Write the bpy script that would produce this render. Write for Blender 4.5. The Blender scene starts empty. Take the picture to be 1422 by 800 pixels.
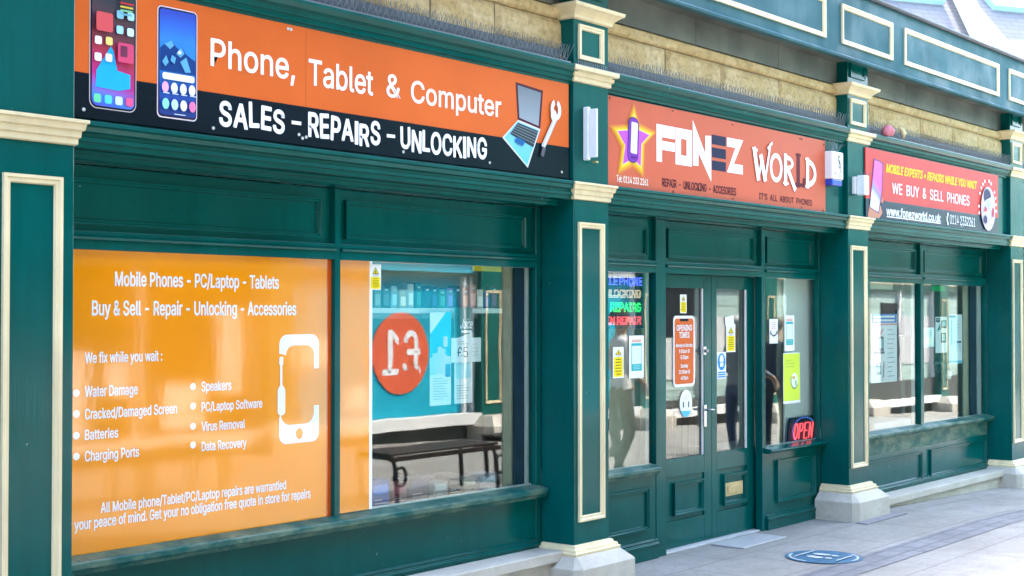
import bpy, bmesh, math, random, os
from mathutils import Vector, noise
random.seed(7)
SC = bpy.context.scene
R = math.radians

# ------------------------------------------------------------------ camera
F_PX, XV, YH = 1950.0, 2275.0, 435.0          # focal length, street vanishing point and horizon of the photograph (1422 x 800)
CAM = Vector((0.0, -5.0, 1.67))               # X along the shopfronts, Y into the shops, Z up
TH = math.atan((XV - 711) / F_PX); PH = math.atan((YH - 400) / F_PX)
FW = Vector((math.cos(TH) * math.cos(PH), math.sin(TH) * math.cos(PH), math.sin(PH)))
RT = Vector((math.sin(TH), -math.cos(TH), 0))
UP = RT.cross(FW)
cd = bpy.data.cameras.new('camera'); cam = bpy.data.objects.new('camera', cd)
SC.collection.objects.link(cam); SC.camera = cam
cam.location = CAM
cam.rotation_euler = FW.to_track_quat('-Z', 'Y').to_euler()
cd.sensor_width = 36; cd.lens = 36 * F_PX / 1422; cd.clip_start = 0.05; cd.clip_end = 500

# ------------------------------------------------------------------ world, sun, exposure
SUN_EL, SUN_AZ = R(50), R(52)                  # azimuth from +Y towards +X: the sun stands behind the shops, down the street
w = bpy.data.worlds.new('World'); SC.world = w; w.use_nodes = True
nt = w.node_tree
bg = nt.nodes['Background']; sky = nt.nodes.new('ShaderNodeTexSky')
sky.sky_type = 'NISHITA'; sky.sun_disc = False; sky.sun_elevation = SUN_EL; sky.sun_rotation = SUN_AZ
sky.air_density = 1.0; sky.dust_density = 2.5; sky.ozone_density = 1.0
nt.links.new(sky.outputs[0], bg.inputs[0]); bg.inputs[1].default_value = 0.15
sd = bpy.data.lights.new('sun', 'SUN'); so = bpy.data.objects.new('sun', sd); SC.collection.objects.link(so)
sd.energy = 2.0; sd.angle = R(0.6); sd.color = (1, .94, .84)
sv = Vector((math.sin(SUN_AZ) * math.cos(SUN_EL), math.cos(SUN_AZ) * math.cos(SUN_EL), math.sin(SUN_EL)))
so.rotation_euler = sv.to_track_quat('Z', 'Y').to_euler(); so.location = (10, 10, 20)
SC.view_settings.view_transform = 'Standard'; SC.view_settings.look = 'None'
SC.view_settings.exposure = 3.75; SC.view_settings.gamma = 1.0; SC.view_settings.use_curve_mapping = False
SC.cycles.use_denoising = True
SC.cycles.max_bounces = 8; SC.cycles.transparent_max_bounces = 12

# ------------------------------------------------------------------ measuring: the point of the plane Y that a photo pixel shows
def at(x, y, Y):
    d = FW + RT * ((x - 711) / F_PX) + UP * ((400 - y) / F_PX)
    t = (Y - CAM.y) / d.y
    return CAM.x + d.x * t, CAM.z + d.z * t
def xf(x, Y): return at(x, 435, Y)[0]
def gnd(x, y, z=0.0):
    d = FW + RT * ((x - 711) / F_PX) + UP * ((400 - y) / F_PX)
    t = (z - CAM.z) / d.z
    return CAM.x + d.x * t, CAM.y + d.y * t
def gz(X):                                      # the street falls away gently to the right
    return 0.0 if X < 11.2 else -0.031 * (X - 11.2)

# ------------------------------------------------------------------ materials
def nodes(name):
    m = bpy.data.materials.new(name); m.use_nodes = True
    return m, m.node_tree, m.node_tree.nodes['Principled BSDF']
def N(t, typ, **kw):
    n = t.nodes.new(typ)
    for k, v in kw.items():
        if k.startswith('i_'): n.inputs[k[2:].replace('_', ' ')].default_value = v
        else: setattr(n, k, v)
    return n
def coord(t, scale=(1, 1, 1), obj=False):
    g = N(t, 'ShaderNodeTexCoord') if obj else N(t, 'ShaderNodeNewGeometry')
    mp = N(t, 'ShaderNodeMapping'); mp.inputs['Scale'].default_value = scale
    t.links.new(g.outputs['Object' if obj else 'Position'], mp.inputs[0]); return mp.outputs[0]
def noise_n(t, vec, scale, detail=4, rough=.55):
    n = N(t, 'ShaderNodeTexNoise'); n.inputs['Scale'].default_value = scale
    n.inputs['Detail'].default_value = detail; n.inputs['Roughness'].default_value = rough
    t.links.new(vec, n.inputs['Vector']); return n.outputs['Fac']
def ramp(t, fac, stops, interp='LINEAR'):
    r = N(t, 'ShaderNodeValToRGB'); r.color_ramp.interpolation = interp
    els = r.color_ramp.elements
    while len(els) < len(stops): els.new(.5)
    for e, (p, c) in zip(els, stops):
        e.position = p; e.color = (*c, 1) if len(c) == 3 else c
    t.links.new(fac, r.inputs[0]); return r.outputs[0]
def mix(t, fac, a, b, mode='MIX'):
    m = N(t, 'ShaderNodeMix', data_type='RGBA', blend_type=mode)
    for sock, v in ((m.inputs[0], fac), (m.inputs[6], a), (m.inputs[7], b)):
        if hasattr(v, 'links'): t.links.new(v, sock)
        elif isinstance(v, (int, float)): sock.default_value = v
        else: sock.default_value = (*v, 1)
    return m.outputs[2]
def bump(t, p, h, strength=.3, dist=.01, prev=None):
    b = N(t, 'ShaderNodeBump'); b.inputs['Strength'].default_value = strength; b.inputs['Distance'].default_value = dist
    t.links.new(h, b.inputs['Height'])
    if prev is not None: t.links.new(prev, b.inputs['Normal'])
    t.links.new(b.outputs[0], p.inputs['Normal']); return b.outputs[0]
def sc3(c, k): return tuple(min(1, v * k) for v in c)

def paint(name, c, rough=.12, chip=(.30, .36, .32), grime=None, wave=.09, spec=.16):
    """old gloss paint on timber: uneven tone, streaks, small chips"""
    m, t, p = nodes(name)
    v = coord(t); big = noise_n(t, v, 1.3, 5)
    col = ramp(t, big, [(.3, sc3(c, .8)), (.7, sc3(c, 1.2))])
    vs = coord(t, (9, 9, .8)); st = noise_n(t, vs, 1.6, 4)
    col = mix(t, ramp(t, st, [(.45, (0, 0, 0)), (.75, (.35, .35, .35))]), col, sc3(c, .62))
    fine = noise_n(t, v, 30, 5, .6)
    col = mix(t, ramp(t, fine, [(.715, (0, 0, 0)), (.735, (.6, .6, .6))]), col, chip)
    if grime:
        g = noise_n(t, coord(t, (2.2, 2.2, 6)), 2.2, 6, .7)
        col = mix(t, ramp(t, g, [(.42, (0, 0, 0)), (.62, (.75, .75, .75))]), col, grime)
    t.links.new(col, p.inputs['Base Color'])
    rr = ramp(t, noise_n(t, v, 3.5, 4), [(.3, (rough * .75,) * 3), (.75, (rough * 1.7,) * 3)])
    t.links.new(rr, p.inputs['Roughness'])
    p.inputs['Specular IOR Level'].default_value = spec
    b = bump(t, p, noise_n(t, v, 3.0, 3), wave, .012)
    bump(t, p, noise_n(t, coord(t, (60, 60, 5)), 1.5, 3), .2, .003, b)
    return m
def plain(name, c, rough=.45, var=.12, scale=14, metal=0.0, bmp=.08, spec=.4):
    m, t, p = nodes(name); v = coord(t)
    t.links.new(ramp(t, noise_n(t, v, scale, 4), [(.3, sc3(c, 1 - var)), (.72, sc3(c, 1 + var))]), p.inputs['Base Color'])
    p.inputs['Roughness'].default_value = rough; p.inputs['Metallic'].default_value = metal
    if spec is not None: p.inputs['Specular IOR Level'].default_value = spec
    if bmp: bump(t, p, noise_n(t, v, scale * 4, 3), bmp, .004)
    return m
_pr = {}
def pr(c, rough=.32):
    """a printed colour (vinyl, paper)"""
    k = (tuple(round(x, 3) for x in c), rough)
    if k not in _pr:
        m, t, p = nodes('print_%d' % len(_pr)); v = coord(t)
        t.links.new(ramp(t, noise_n(t, v, 2.2, 3), [(.3, sc3(c, .93)), (.7, sc3(c, 1.06))]), p.inputs['Base Color'])
        p.inputs['Roughness'].default_value = max(rough, .4); p.inputs['Specular IOR Level'].default_value = .06
        _pr[k] = m
    return _pr[k]
def glow(name, c, s, dark=False):
    m, t, p = nodes(name)
    p.inputs['Base Color'].default_value = (*sc3(c, .5), 1)
    p.inputs['Emission Color'].default_value = (*c, 1); p.inputs['Emission Strength'].default_value = s
    return m
def grad(name, stops, axis=2, rough=.25, rot=0.0, wob=0.0):
    """a printed colour run along the artwork's own box"""
    m, t, p = nodes(name)
    g = N(t, 'ShaderNodeTexCoord'); s = N(t, 'ShaderNodeSeparateXYZ'); t.links.new(g.outputs['Generated'], s.inputs[0])
    a = N(t, 'ShaderNodeMath', operation='MULTIPLY_ADD'); t.links.new(s.outputs[0], a.inputs[0]); a.inputs[1].default_value = rot
    t.links.new(s.outputs[axis], a.inputs[2]); fac = a.outputs[0]
    if wob:
        n = N(t, 'ShaderNodeMath', operation='MULTIPLY_ADD'); t.links.new(noise_n(t, coord(t), 9, 4), n.inputs[0]); n.inputs[1].default_value = wob
        t.links.new(fac, n.inputs[2]); fac = n.outputs[0]
    t.links.new(ramp(t, fac, stops), p.inputs['Base Color']); p.inputs['Roughness'].default_value = rough
    return m
def glass_mat(name, ior=1.75, tint=(.86, .93, .91), wav=.02):
    m = bpy.data.materials.new(name); m.use_nodes = True; t = m.node_tree
    t.nodes.remove(t.nodes['Principled BSDF']); out = t.nodes['Material Output']
    tr = N(t, 'ShaderNodeBsdfTransparent'); tr.inputs[0].default_value = (*tint, 1)
    gl = N(t, 'ShaderNodeBsdfGlossy'); gl.inputs['Roughness'].default_value = .012
    ge = N(t, 'ShaderNodeNewGeometry'); dt = N(t, 'ShaderNodeVectorMath', operation='DOT_PRODUCT')
    t.links.new(ge.outputs['Normal'], dt.inputs[0]); t.links.new(ge.outputs['Incoming'], dt.inputs[1])
    ab = N(t, 'ShaderNodeMath', operation='ABSOLUTE'); t.links.new(dt.outputs['Value'], ab.inputs[0])
    om = N(t, 'ShaderNodeMath', operation='SUBTRACT'); om.inputs[0].default_value = 1; t.links.new(ab.outputs[0], om.inputs[1])
    pw = N(t, 'ShaderNodeMath', operation='POWER'); t.links.new(om.outputs[0], pw.inputs[0]); pw.inputs[1].default_value = 5
    f0 = ((ior - 1) / (ior + 1)) ** 2
    fr = N(t, 'ShaderNodeMath', operation='MULTIPLY_ADD'); t.links.new(pw.outputs[0], fr.inputs[0]); fr.inputs[1].default_value = 1 - f0; fr.inputs[2].default_value = f0
    mx = N(t, 'ShaderNodeMixShader')
    b = N(t, 'ShaderNodeBump'); b.inputs['Strength'].default_value = wav; b.inputs['Distance'].default_value = .02
    t.links.new(noise_n(t, coord(t), 1.7, 2), b.inputs['Height']); t.links.new(b.outputs[0], gl.inputs['Normal'])
    t.links.new(fr.outputs[0], mx.inputs[0]); t.links.new(tr.outputs[0], mx.inputs[1]); t.links.new(gl.outputs[0], mx.inputs[2])
    t.links.new(mx.outputs[0], out.inputs['Surface'])
    return m
def stone_mat(name, a, b_, c, rough=.85, fine=38, bs=.7, pit=.75):
    m, t, p = nodes(name); v = coord(t)
    col = ramp(t, noise_n(t, v, 2.1, 6, .6), [(.28, a), (.5, b_), (.74, c)])
    col = mix(t, ramp(t, noise_n(t, v, 21, 6, .7), [(.36, (pit, pit, pit)), (.56, (0, 0, 0))]), col, sc3(a, .6))
    col = mix(t, ramp(t, noise_n(t, coord(t, (3, 3, 9)), 1.2, 4), [(.55, (0, 0, 0)), (.72, (.5, .5, .5))]), col, sc3(c, 1.15))
    t.links.new(col, p.inputs['Base Color']); p.inputs['Roughness'].default_value = rough
    b = bump(t, p, noise_n(t, v, fine, 8, .7), bs, .02)
    return m
def pave_mat(name, c1, c2, bw, bh, joint, rot=0.0, off=(0, 0, 0), rough=.6, mort=.006):
    m, t, p = nodes(name)
    g = N(t, 'ShaderNodeNewGeometry'); mp = N(t, 'ShaderNodeMapping'); mp.inputs['Rotation'].default_value = (0, 0, rot); mp.inputs['Location'].default_value = off
    t.links.new(g.outputs['Position'], mp.inputs[0])
    br = N(t, 'ShaderNodeTexBrick'); br.inputs['Scale'].default_value = 1; br.inputs['Brick Width'].default_value = bw; br.inputs['Row Height'].default_value = bh
    br.inputs['Mortar Size'].default_value = mort; br.inputs['Mortar Smooth'].default_value = .4
    br.inputs['Color1'].default_value = (*c1, 1); br.inputs['Color2'].default_value = (*c2, 1); br.inputs['Mortar'].default_value = (*joint, 1)
    t.links.new(mp.outputs[0], br.inputs['Vector']); v = coord(t)
    col = mix(t, .55, br.outputs['Color'], ramp(t, noise_n(t, v, 1.1, 6, .6), [(.3, (.62, .6, .58)), (.7, (1.25, 1.25, 1.27))]), 'MULTIPLY')
    col = mix(t, ramp(t, noise_n(t, v, 26, 6, .75), [(.34, (.5, .5, .5)), (.5, (0, 0, 0))]), col, sc3(joint, .9))
    vo = N(t, 'ShaderNodeTexVoronoi'); vo.inputs['Scale'].default_value = 5.5; t.links.new(v, vo.inputs['Vector'])
    col = mix(t, ramp(t, vo.outputs['Distance'], [(.09, (.55, .55, .55)), (.12, (0, 0, 0))]), col, sc3(c1, .6))
    col = mix(t, ramp(t, noise_n(t, coord(t, (1, 3, 1)), 1.8, 6, .65), [(.48, (0, 0, 0)), (.68, (.6, .6, .6))]), col, sc3(c1, .68))
    t.links.new(col, p.inputs['Base Color'])
    t.links.new(ramp(t, noise_n(t, v, 4, 4), [(.3, (rough * .75,) * 3), (.7, (rough * 1.3,) * 3)]), p.inputs['Roughness'])
    b = bump(t, p, br.outputs['Fac'], -.35, .006)
    bump(t, p, noise_n(t, v, 70, 4), .25, .003, b)
    return m

GREEN_C = (.0003, .079, .071)
GREEN = paint('green_gloss_paint', GREEN_C)
GREEN_SILL = paint('weathered_green_paint', GREEN_C, .35, grime=(.16, .22, .15))
CREAM = paint('cream_gloss_paint', (.72, .60, .37), .35, chip=(.3, .25, .15), wave=.1, spec=.2)
CANOPY = paint('pale_teal_paint', (.046, .128, .15), .45, chip=(.1, .2, .22), spec=.06)
SAND = stone_mat('sandstone', (.49, .345, .15), (.60, .445, .215), (.70, .56, .34), .9, 45, .8, .6)
PLINTH = stone_mat('pale_cast_stone', (.42, .38, .31), (.48, .44, .37), (.54, .50, .43), .8, 60, .18, .25)
FRIEZE = plain('weathered_grey_render', (.10, .105, .088), .6, .5, 2.2, bmp=.2)
LEAD = plain('lead_flashing', (.05, .06, .08), .45, .3, 8)
STEEL = plain('spike_steel', (.17, .18, .20), .4, .1, 30, .6)
CHROME = plain('polished_steel', (.45, .46, .48), .2, .05, 20, 1.0)
BRASS = plain('worn_brass', (.50, .39, .19), .35, .18, 25, .55)
WHITE = plain('white_plastic', (.72, .73, .72), .3, .05, 10)
WHITE2 = plain('white_frame', (.66, .67, .66), .35, .07, 8)
BLACK = plain('black_rubber', (.012, .013, .015), .4, .2, 20)
GLASS = glass_mat('window_glass', 1.85, (.9, .95, .93))
NAVY = plain('navy_board', (.02, .035, .075), .4, .2)
BEIGE = plain('beige_board', (.42, .385, .28), .6, .1)
INWALL = plain('shop_wall_paint', (.33, .34, .32), .8, .1, 3)
INFLOOR = plain('shop_floor', (.16, .14, .12), .4, .2, 4)
PAVE = pave_mat('pale_paving_slabs', (.262, .246, .222), (.295, .277, .252), .9, .6, (.12, .114, .107), 0.0, (.2, .15, 0))
SETT = pave_mat('grey_setts', (.165, .165, .178), (.205, .205, .218), .24, .135, (.10, .10, .11), 0, (0, .05, 0), .65, .012)

# ------------------------------------------------------------------ scene helpers
def link(o): SC.collection.objects.link(o); return o
def tag(o, label=None, cat=None, group=None, kind=None):
    if label: o['label'] = label
    if cat: o['category'] = cat
    if group: o['group'] = group
    if kind: o['kind'] = kind
    return o
def thing(name, label, cat, loc=(0, 0, 0), group=None):
    o = link(bpy.data.objects.new(name, None)); o.location = loc; o.empty_display_size = .1
    bpy.context.view_layer.update()
    return tag(o, label, cat, group)
class MB:
    """collects shapes in world space, then links them as ONE mesh object"""
    def __init__(s): s.v = []; s.f = []; s.mi = []; s.sm = []; s.mats = []
    def m(s, mat):
        if mat not in s.mats: s.mats.append(mat)
        return s.mats.index(mat)
    def add(s, vs, fs, mat=None, smooth=False):
        b = len(s.v); s.v += [tuple(q) for q in vs]; i = s.m(mat) if mat else 0
        for f in fs: s.f.append([b + k for k in f]); s.mi.append(i); s.sm.append(smooth)
    def box(s, x0, x1, y0, y1, z0, z1, mat=None):
        s.add([(x0, y0, z0), (x1, y0, z0), (x1, y1, z0), (x0, y1, z0), (x0, y0, z1), (x1, y0, z1), (x1, y1, z1), (x0, y1, z1)],
              [(0, 3, 2, 1), (4, 5, 6, 7), (0, 1, 5, 4), (1, 2, 6, 5), (2, 3, 7, 6), (3, 0, 4, 7)], mat)
    def loft(s, loops, mat=None, closed=True, cap=True, smooth=False):
        n = len(loops[0]); vs = [p for l in loops for p in l]; fs = []
        for a in range(len(loops) - 1):
            for k in range(n if closed else n - 1):
                k2 = (k + 1) % n; fs.append((a * n + k, a * n + k2, (a + 1) * n + k2, (a + 1) * n + k))
        if cap:
            fs.append(tuple(range(n))[::-1]); fs.append(tuple((len(loops) - 1) * n + k for k in range(n)))
        s.add(vs, fs, mat, smooth)
    def runx(s, x0, x1, prof, mat=None, smooth=False):
        """a moulding of profile (y, z) run along X"""
        s.loft([[(x, y, z) for y, z in prof] for x in (x0, x1)], mat, smooth=smooth)
    def ring(s, x0, x1, z0, z1, y, wd, d, mat=None, face=1):
        """mitred frame moulding of width wd standing d proud of plane y (towards -Y)"""
        prof = [(0, 0), (0, -d), (wd * .35, -d), (wd * .5, -d * .65), (wd * .85, -d * .65), (wd, 0)]
        self_l = []
        for i, dy in prof:
            self_l.append([(x0 + i, y + dy * face, z0 + i), (x1 - i, y + dy * face, z0 + i), (x1 - i, y + dy * face, z1 - i), (x0 + i, y + dy * face, z1 - i)])
        s.loft(self_l, mat, cap=False)
    def stack(s, x0, x1, y0, y1, prof, mat=None):
        """block with a stepped profile [(z, out)] returned round three sides"""
        s.loft([[(x0 - o, y0 - o, z), (x1 + o, y0 - o, z), (x1 + o, y1, z), (x0 - o, y1, z)] for z, o in prof], mat)
    def tube(s, pts, rad, n=8, mat=None, cap=True, smooth=True):
        pts = [Vector(p) for p in pts]; loops = []
        rads = rad if isinstance(rad, (list, tuple)) else [rad] * len(pts)
        for i, p in enumerate(pts):
            d = (pts[min(i + 1, len(pts) - 1)] - pts[max(i - 1, 0)]).normalized()
            a = d.orthogonal().normalized() if i == 0 else (a - d * a.dot(d)).normalized()
            b = d.cross(a)
            loops.append([p + (a * math.cos(2 * math.pi * k / n) + b * math.sin(2 * math.pi * k / n)) * rads[i] for k in range(n)])
        s.loft(loops, mat, cap=cap, smooth=smooth)
    def lathe(s, c, prof, n=20, mat=None):
        s.loft([[(c[0] + r * math.cos(2 * math.pi * k / n), c[1] + r * math.sin(2 * math.pi * k / n), c[2] + z) for k in range(n)] for r, z in prof], mat, smooth=True)
    def build(s, name, mat=None, parent=None, bevel=0.0, label=None, seg=2):
        me = bpy.data.meshes.new(name); me.from_pydata(s.v, [], s.f)
        if mat is not None and not s.mats: s.mats = [mat]
        for q in s.mats: me.materials.append(q)
        me.polygons.foreach_set('material_index', s.mi); me.polygons.foreach_set('use_smooth', s.sm)
        me.update()
        bm = bmesh.new(); bm.from_mesh(me); bmesh.ops.recalc_face_normals(bm, faces=bm.faces); bm.to_mesh(me); bm.free()
        o = link(bpy.data.objects.new(name, me))
        if parent is not None:
            o.parent = parent; o.matrix_parent_inverse = parent.matrix_world.inverted()
        if bevel:
            b = o.modifiers.new('bevel', 'BEVEL'); b.width = bevel; b.segments = seg; b.limit_method = 'ANGLE'; b.angle_limit = R(40)
        if label: o['label'] = label
        return o

# ------------------------------------------------------------------ lettering and flat print
try:
    INTER = bpy.data.fonts.load(os.path.join(bpy.utils.system_resource('DATAFILES'), 'fonts', 'Inter.woff2'))
except Exception:
    INTER = None
_glyph = {}; _edge = {}
def edges(k, vs, fs):
    """the outline of a word, as pairs of points"""
    n = {}
    for f in fs:
        for i in range(len(f)): e = tuple(sorted((f[i], f[(i + 1) % len(f)]))); n[e] = n.get(e, 0) + 1
    _edge[k] = [e for e, q in n.items() if q == 1]
def glyphs(s, weight=0.0, font='inter', spacing=1.0):
    k = (s, weight, font, spacing)
    if k not in _glyph:
        c = bpy.data.curves.new('t', 'FONT'); c.body = s; c.resolution_u = 3; c.space_character = spacing
        if font == 'inter' and INTER: c.font = INTER
        o = link(bpy.data.objects.new('t', c)); bpy.context.view_layer.update()
        me = bpy.data.meshes.new_from_object(o.evaluated_get(bpy.context.evaluated_depsgraph_get()))
        vs = [(v.co.x, v.co.y) for v in me.vertices]; fs = [tuple(p.vertices) for p in me.polygons]
        edges(k, vs, fs)
        bpy.data.objects.remove(o); bpy.data.curves.remove(c); bpy.data.meshes.remove(me)
        _glyph[k] = (vs, fs)
    return _glyph[k]
class Art(MB):
    """flat printed shapes on the plane Y = y, each layer a hair in front of the one before"""
    def __init__(s, y, face=1, step=.0008): super().__init__(); s.y = y; s.face = face; s.step = step; s.n = 0; s.M = None
    def lay(s): s.n += 1; return s.y - s.face * s.step * s.n
    def pt(s, p, y): return (p[0], y, p[1])
    def poly(s, pts, mat, same=False):
        if same: y = s.y - s.face * s.step * s.n
        else: y = s.lay()
        s.add([(p[0], y, p[1]) for p in pts], [tuple(range(len(pts)))], mat)
    def rect(s, x0, x1, z0, z1, mat, r=0.0, same=False, rot=0.0):
        if r <= 0: pts = [(x0, z0), (x1, z0), (x1, z1), (x0, z1)]
        else:
            pts = []
            for cx, cz, a0 in ((x1 - r, z0 + r, -90), (x1 - r, z1 - r, 0), (x0 + r, z1 - r, 90), (x0 + r, z0 + r, 180)):
                pts += [(cx + r * math.cos(R(a0 + a)), cz + r * math.sin(R(a0 + a))) for a in range(0, 91, 15)]
        if rot:
            cx, cz = (x0 + x1) / 2, (z0 + z1) / 2; c, sn = math.cos(rot), math.sin(rot)
            pts = [(cx + (p[0] - cx) * c - (p[1] - cz) * sn, cz + (p[0] - cx) * sn + (p[1] - cz) * c) for p in pts]
        s.poly(pts, mat, same)
    def ell(s, cx, cz, rx, rz, mat, n=40, same=False):
        s.poly([(cx + rx * math.cos(2 * math.pi * k / n), cz + rz * math.sin(2 * math.pi * k / n)) for k in range(n)], mat, same)
    def arc(s, cx, cz, rx, rz, wd, a0, a1, mat, n=24):
        y = s.lay(); vs = []; fs = []
        for k in range(n + 1):
            a = R(a0 + (a1 - a0) * k / n)
            vs += [(cx + rx * math.cos(a), y, cz + rz * math.sin(a)), (cx + (rx - wd) * math.cos(a), y, cz + (rz - wd) * math.sin(a))]
        for k in range(n): fs.append((2 * k, 2 * k + 2, 2 * k + 3, 2 * k + 1))
        s.add(vs, fs, mat)
    def line(s, pts, wd, mat, same=False):
        y = s.lay() if not same else s.y - s.face * s.step * s.n
        for i, ((ax, az), (bx, bz)) in enumerate(zip(pts, pts[1:])):
            y -= s.face * .00012
            dx, dz = bx - ax, bz - az; l = math.hypot(dx, dz) or 1; nx, nz = -dz / l * wd / 2, dx / l * wd / 2
            ex, ez = dx / l * wd * .3, dz / l * wd * .3
            s.add([(ax + nx - ex, y, az + nz - ez), (bx + nx + ex, y, bz + nz + ez), (bx - nx + ex, y, bz - nz + ez), (ax - nx - ex, y, az - nz - ez)], [(0, 1, 2, 3)], mat)
    def text(s, body, x0, x1, z0, z1, mat, weight=0.0, font='inter', spacing=1.0, zr=None, shear=0.0):
        """body between x0 and x1; capitals from baseline z0 to z1; zr = baseline and top at the right end"""
        vs, fs = glyphs(body, weight, font, spacing); hv, _ = glyphs('H', weight, font)
        cap = max(v[1] for v in hv); b0 = min(v[1] for v in hv); xa = min(v[0] for v in vs); xb = max(v[0] for v in vs)
        y = s.lay(); out = []; r0, r1 = zr or (z0, z1)
        for vx, vz in vs:
            u = (vx - xa) / (xb - xa); q = (vz - b0) / (cap - b0)
            zz0 = z0 + (r0 - z0) * u; zz1 = z1 + (r1 - z1) * u
            X = x0 + (x1 - x0) * u + shear * q * (z1 - z0)
            out.append((X, y, zz0 + (zz1 - zz0) * q))
        s.add(out, fs, mat)
        if weight > 0: s.outline([(v[0], v[2]) for v in out], _edge[(body, weight, font, spacing)], weight * abs(z1 - z0), y, mat)
    def outline(s, pts, eds, wd, y, mat):
        """thicken lettering: a narrow stroke along its outline"""
        for n, (i, j) in enumerate(eds):
            (ax, az), (bx, bz) = pts[i], pts[j]; dx, dz = bx - ax, bz - az; l = math.hypot(dx, dz)
            if l < 1e-6: continue
            nx, nz = -dz / l * wd, dx / l * wd; ex, ez = dx / l * wd * .5, dz / l * wd * .5; yy = y - s.face * (.00008 + .00005 * (n % 5))
            s.add([(ax + nx - ex, yy, az + nz - ez), (bx + nx + ex, yy, bz + nz + ez), (bx - nx + ex, yy, bz - nz + ez), (ax - nx - ex, yy, az - nz - ez)], [(0, 1, 2, 3)], mat)
    def hand(s, body, x0, x1, z0, z1, mat, weight=.045, jit=.06, gap=.1, seed=3):
        """marker-pen lettering: every letter set by itself, a little tilted"""
        rn = random.Random(seed); hv, _ = glyphs('H', weight); cap = max(v[1] for v in hv); x = 0; parts = []
        for ch in body:
            if ch == ' ': x += .3; continue
            vs, fs = glyphs(ch, weight)
            if ch == 'I': vs, fs = [(0, 0), (.1, 0), (.1, cap), (0, cap)], [(0, 1, 2, 3)]; _edge[(ch, weight, 'inter', 1.0)] = [(0, 1), (1, 2), (2, 3), (3, 0)]
            a = min(v[0] for v in vs); b = max(v[0] for v in vs)
            t = rn.uniform(-jit, jit); dz = rn.uniform(-.04, .04); k = rn.uniform(.95, 1.08)
            pv = []
            for vx, vz in vs:
                px, pz = vx - a - (b - a) / 2, vz * k
                pv.append((x + (b - a) / 2 + px * math.cos(t) - pz * math.sin(t) * .8, pz + px * math.sin(t) + dz))
            parts.append((pv, fs, _edge[(ch, weight, 'inter', 1.0)])); x += (b - a) + gap
        y = s.lay(); tot = x - gap
        for pv, fs, ed in parts:
            pts = [(x0 + (x1 - x0) * vx / tot, z0 + (z1 - z0) * vz / cap) for vx, vz in pv]
            s.add([(p[0], y, p[1]) for p in pts], fs, mat); s.outline(pts, ed, weight * (z1 - z0), y, mat)
    def px(s, x, y): return at(x, y, s.y)
    def tpx(s, body, xl, yl1, yl0, xr, yr1, yr0, mat, mode='text', **kw):
        """lettering given by the photo pixels of its left (top, baseline) and right (top, baseline) ends"""
        (a, zt), (_, zb), (b, zt2), (_, zb2) = s.px(xl, yl1), s.px(xl, yl0), s.px(xr, yr1), s.px(xr, yr0)
        zb, zt = (zb + zb2) / 2, (zt + zt2) / 2
        (s.text if mode == 'text' else s.hand)(body, a, b, zb, zt, mat, **kw)
def bars(a, x0, x1, z0, z1, n, mat, fill=.45, seed=1, cx=False):
    """small print too small to read: thin rules"""
    rn = random.Random(seed); h = (z1 - z0) / n
    for k in range(n):
        L = (x1 - x0) * rn.uniform(.55, 1); z = z1 - (k + .5) * h
        xs = x0 + ((x1 - x0 - L) / 2 if cx else 0)
        a.rect(xs, xs + L, z - h * fill / 2, z + h * fill / 2, mat, same=(k > 0))

W_ = pr((.86, .86, .88)); WP = pr((.80, .81, .82), .5); INK = pr((.015, .016, .02)); YEL = pr((.85, .68, .015)); GREYINK = pr((.3, .3, .32))
TEALP = pr((.02, .42, .45)); ORNG = pr((.62, .13, .035)); BLUEP = pr((.02, .25, .62))

# ================================================================== GROUND
def strip(name, xs, y0, y1, dz, mat, label=None, ny=2):
    mb = MB(); ys = [y0 + (y1 - y0) * k / (ny - 1) for k in range(ny)]
    vs = [(x, y, gz(x) + dz) for x in xs for y in ys]
    fs = [(i * ny + j, (i + 1) * ny + j, (i + 1) * ny + j + 1, i * ny + j + 1) for i in range(len(xs) - 1) for j in range(ny - 1)]
    mb.add(vs, fs, mat); o = mb.build(name); tag(o, kind='structure'); return o
XS = [-120, -40, -10] + [k for k in range(-4, 40, 2)] + [11.2, 60, 110, 200]; XS.sort()
strip('pavement', XS, -90, 90, 0.0, PAVE)
strip('sett_band', XS, -1.10, -0.82, 0.004, SETT)

# ================================================================== BUILDING SHELL
Z_SOF, Z_CAP0, Z_CAP1 = 2.355, 3.46, 3.54
PIL = [(3.0, 3.363), (6.831, 7.195), (10.596, 10.985), (14.387, 14.76), (18.18, 18.55)]
bld = thing('stone_building', 'yellow sandstone building with rough blocks above the green shopfronts', 'building', (9, .5, 0))
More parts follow.
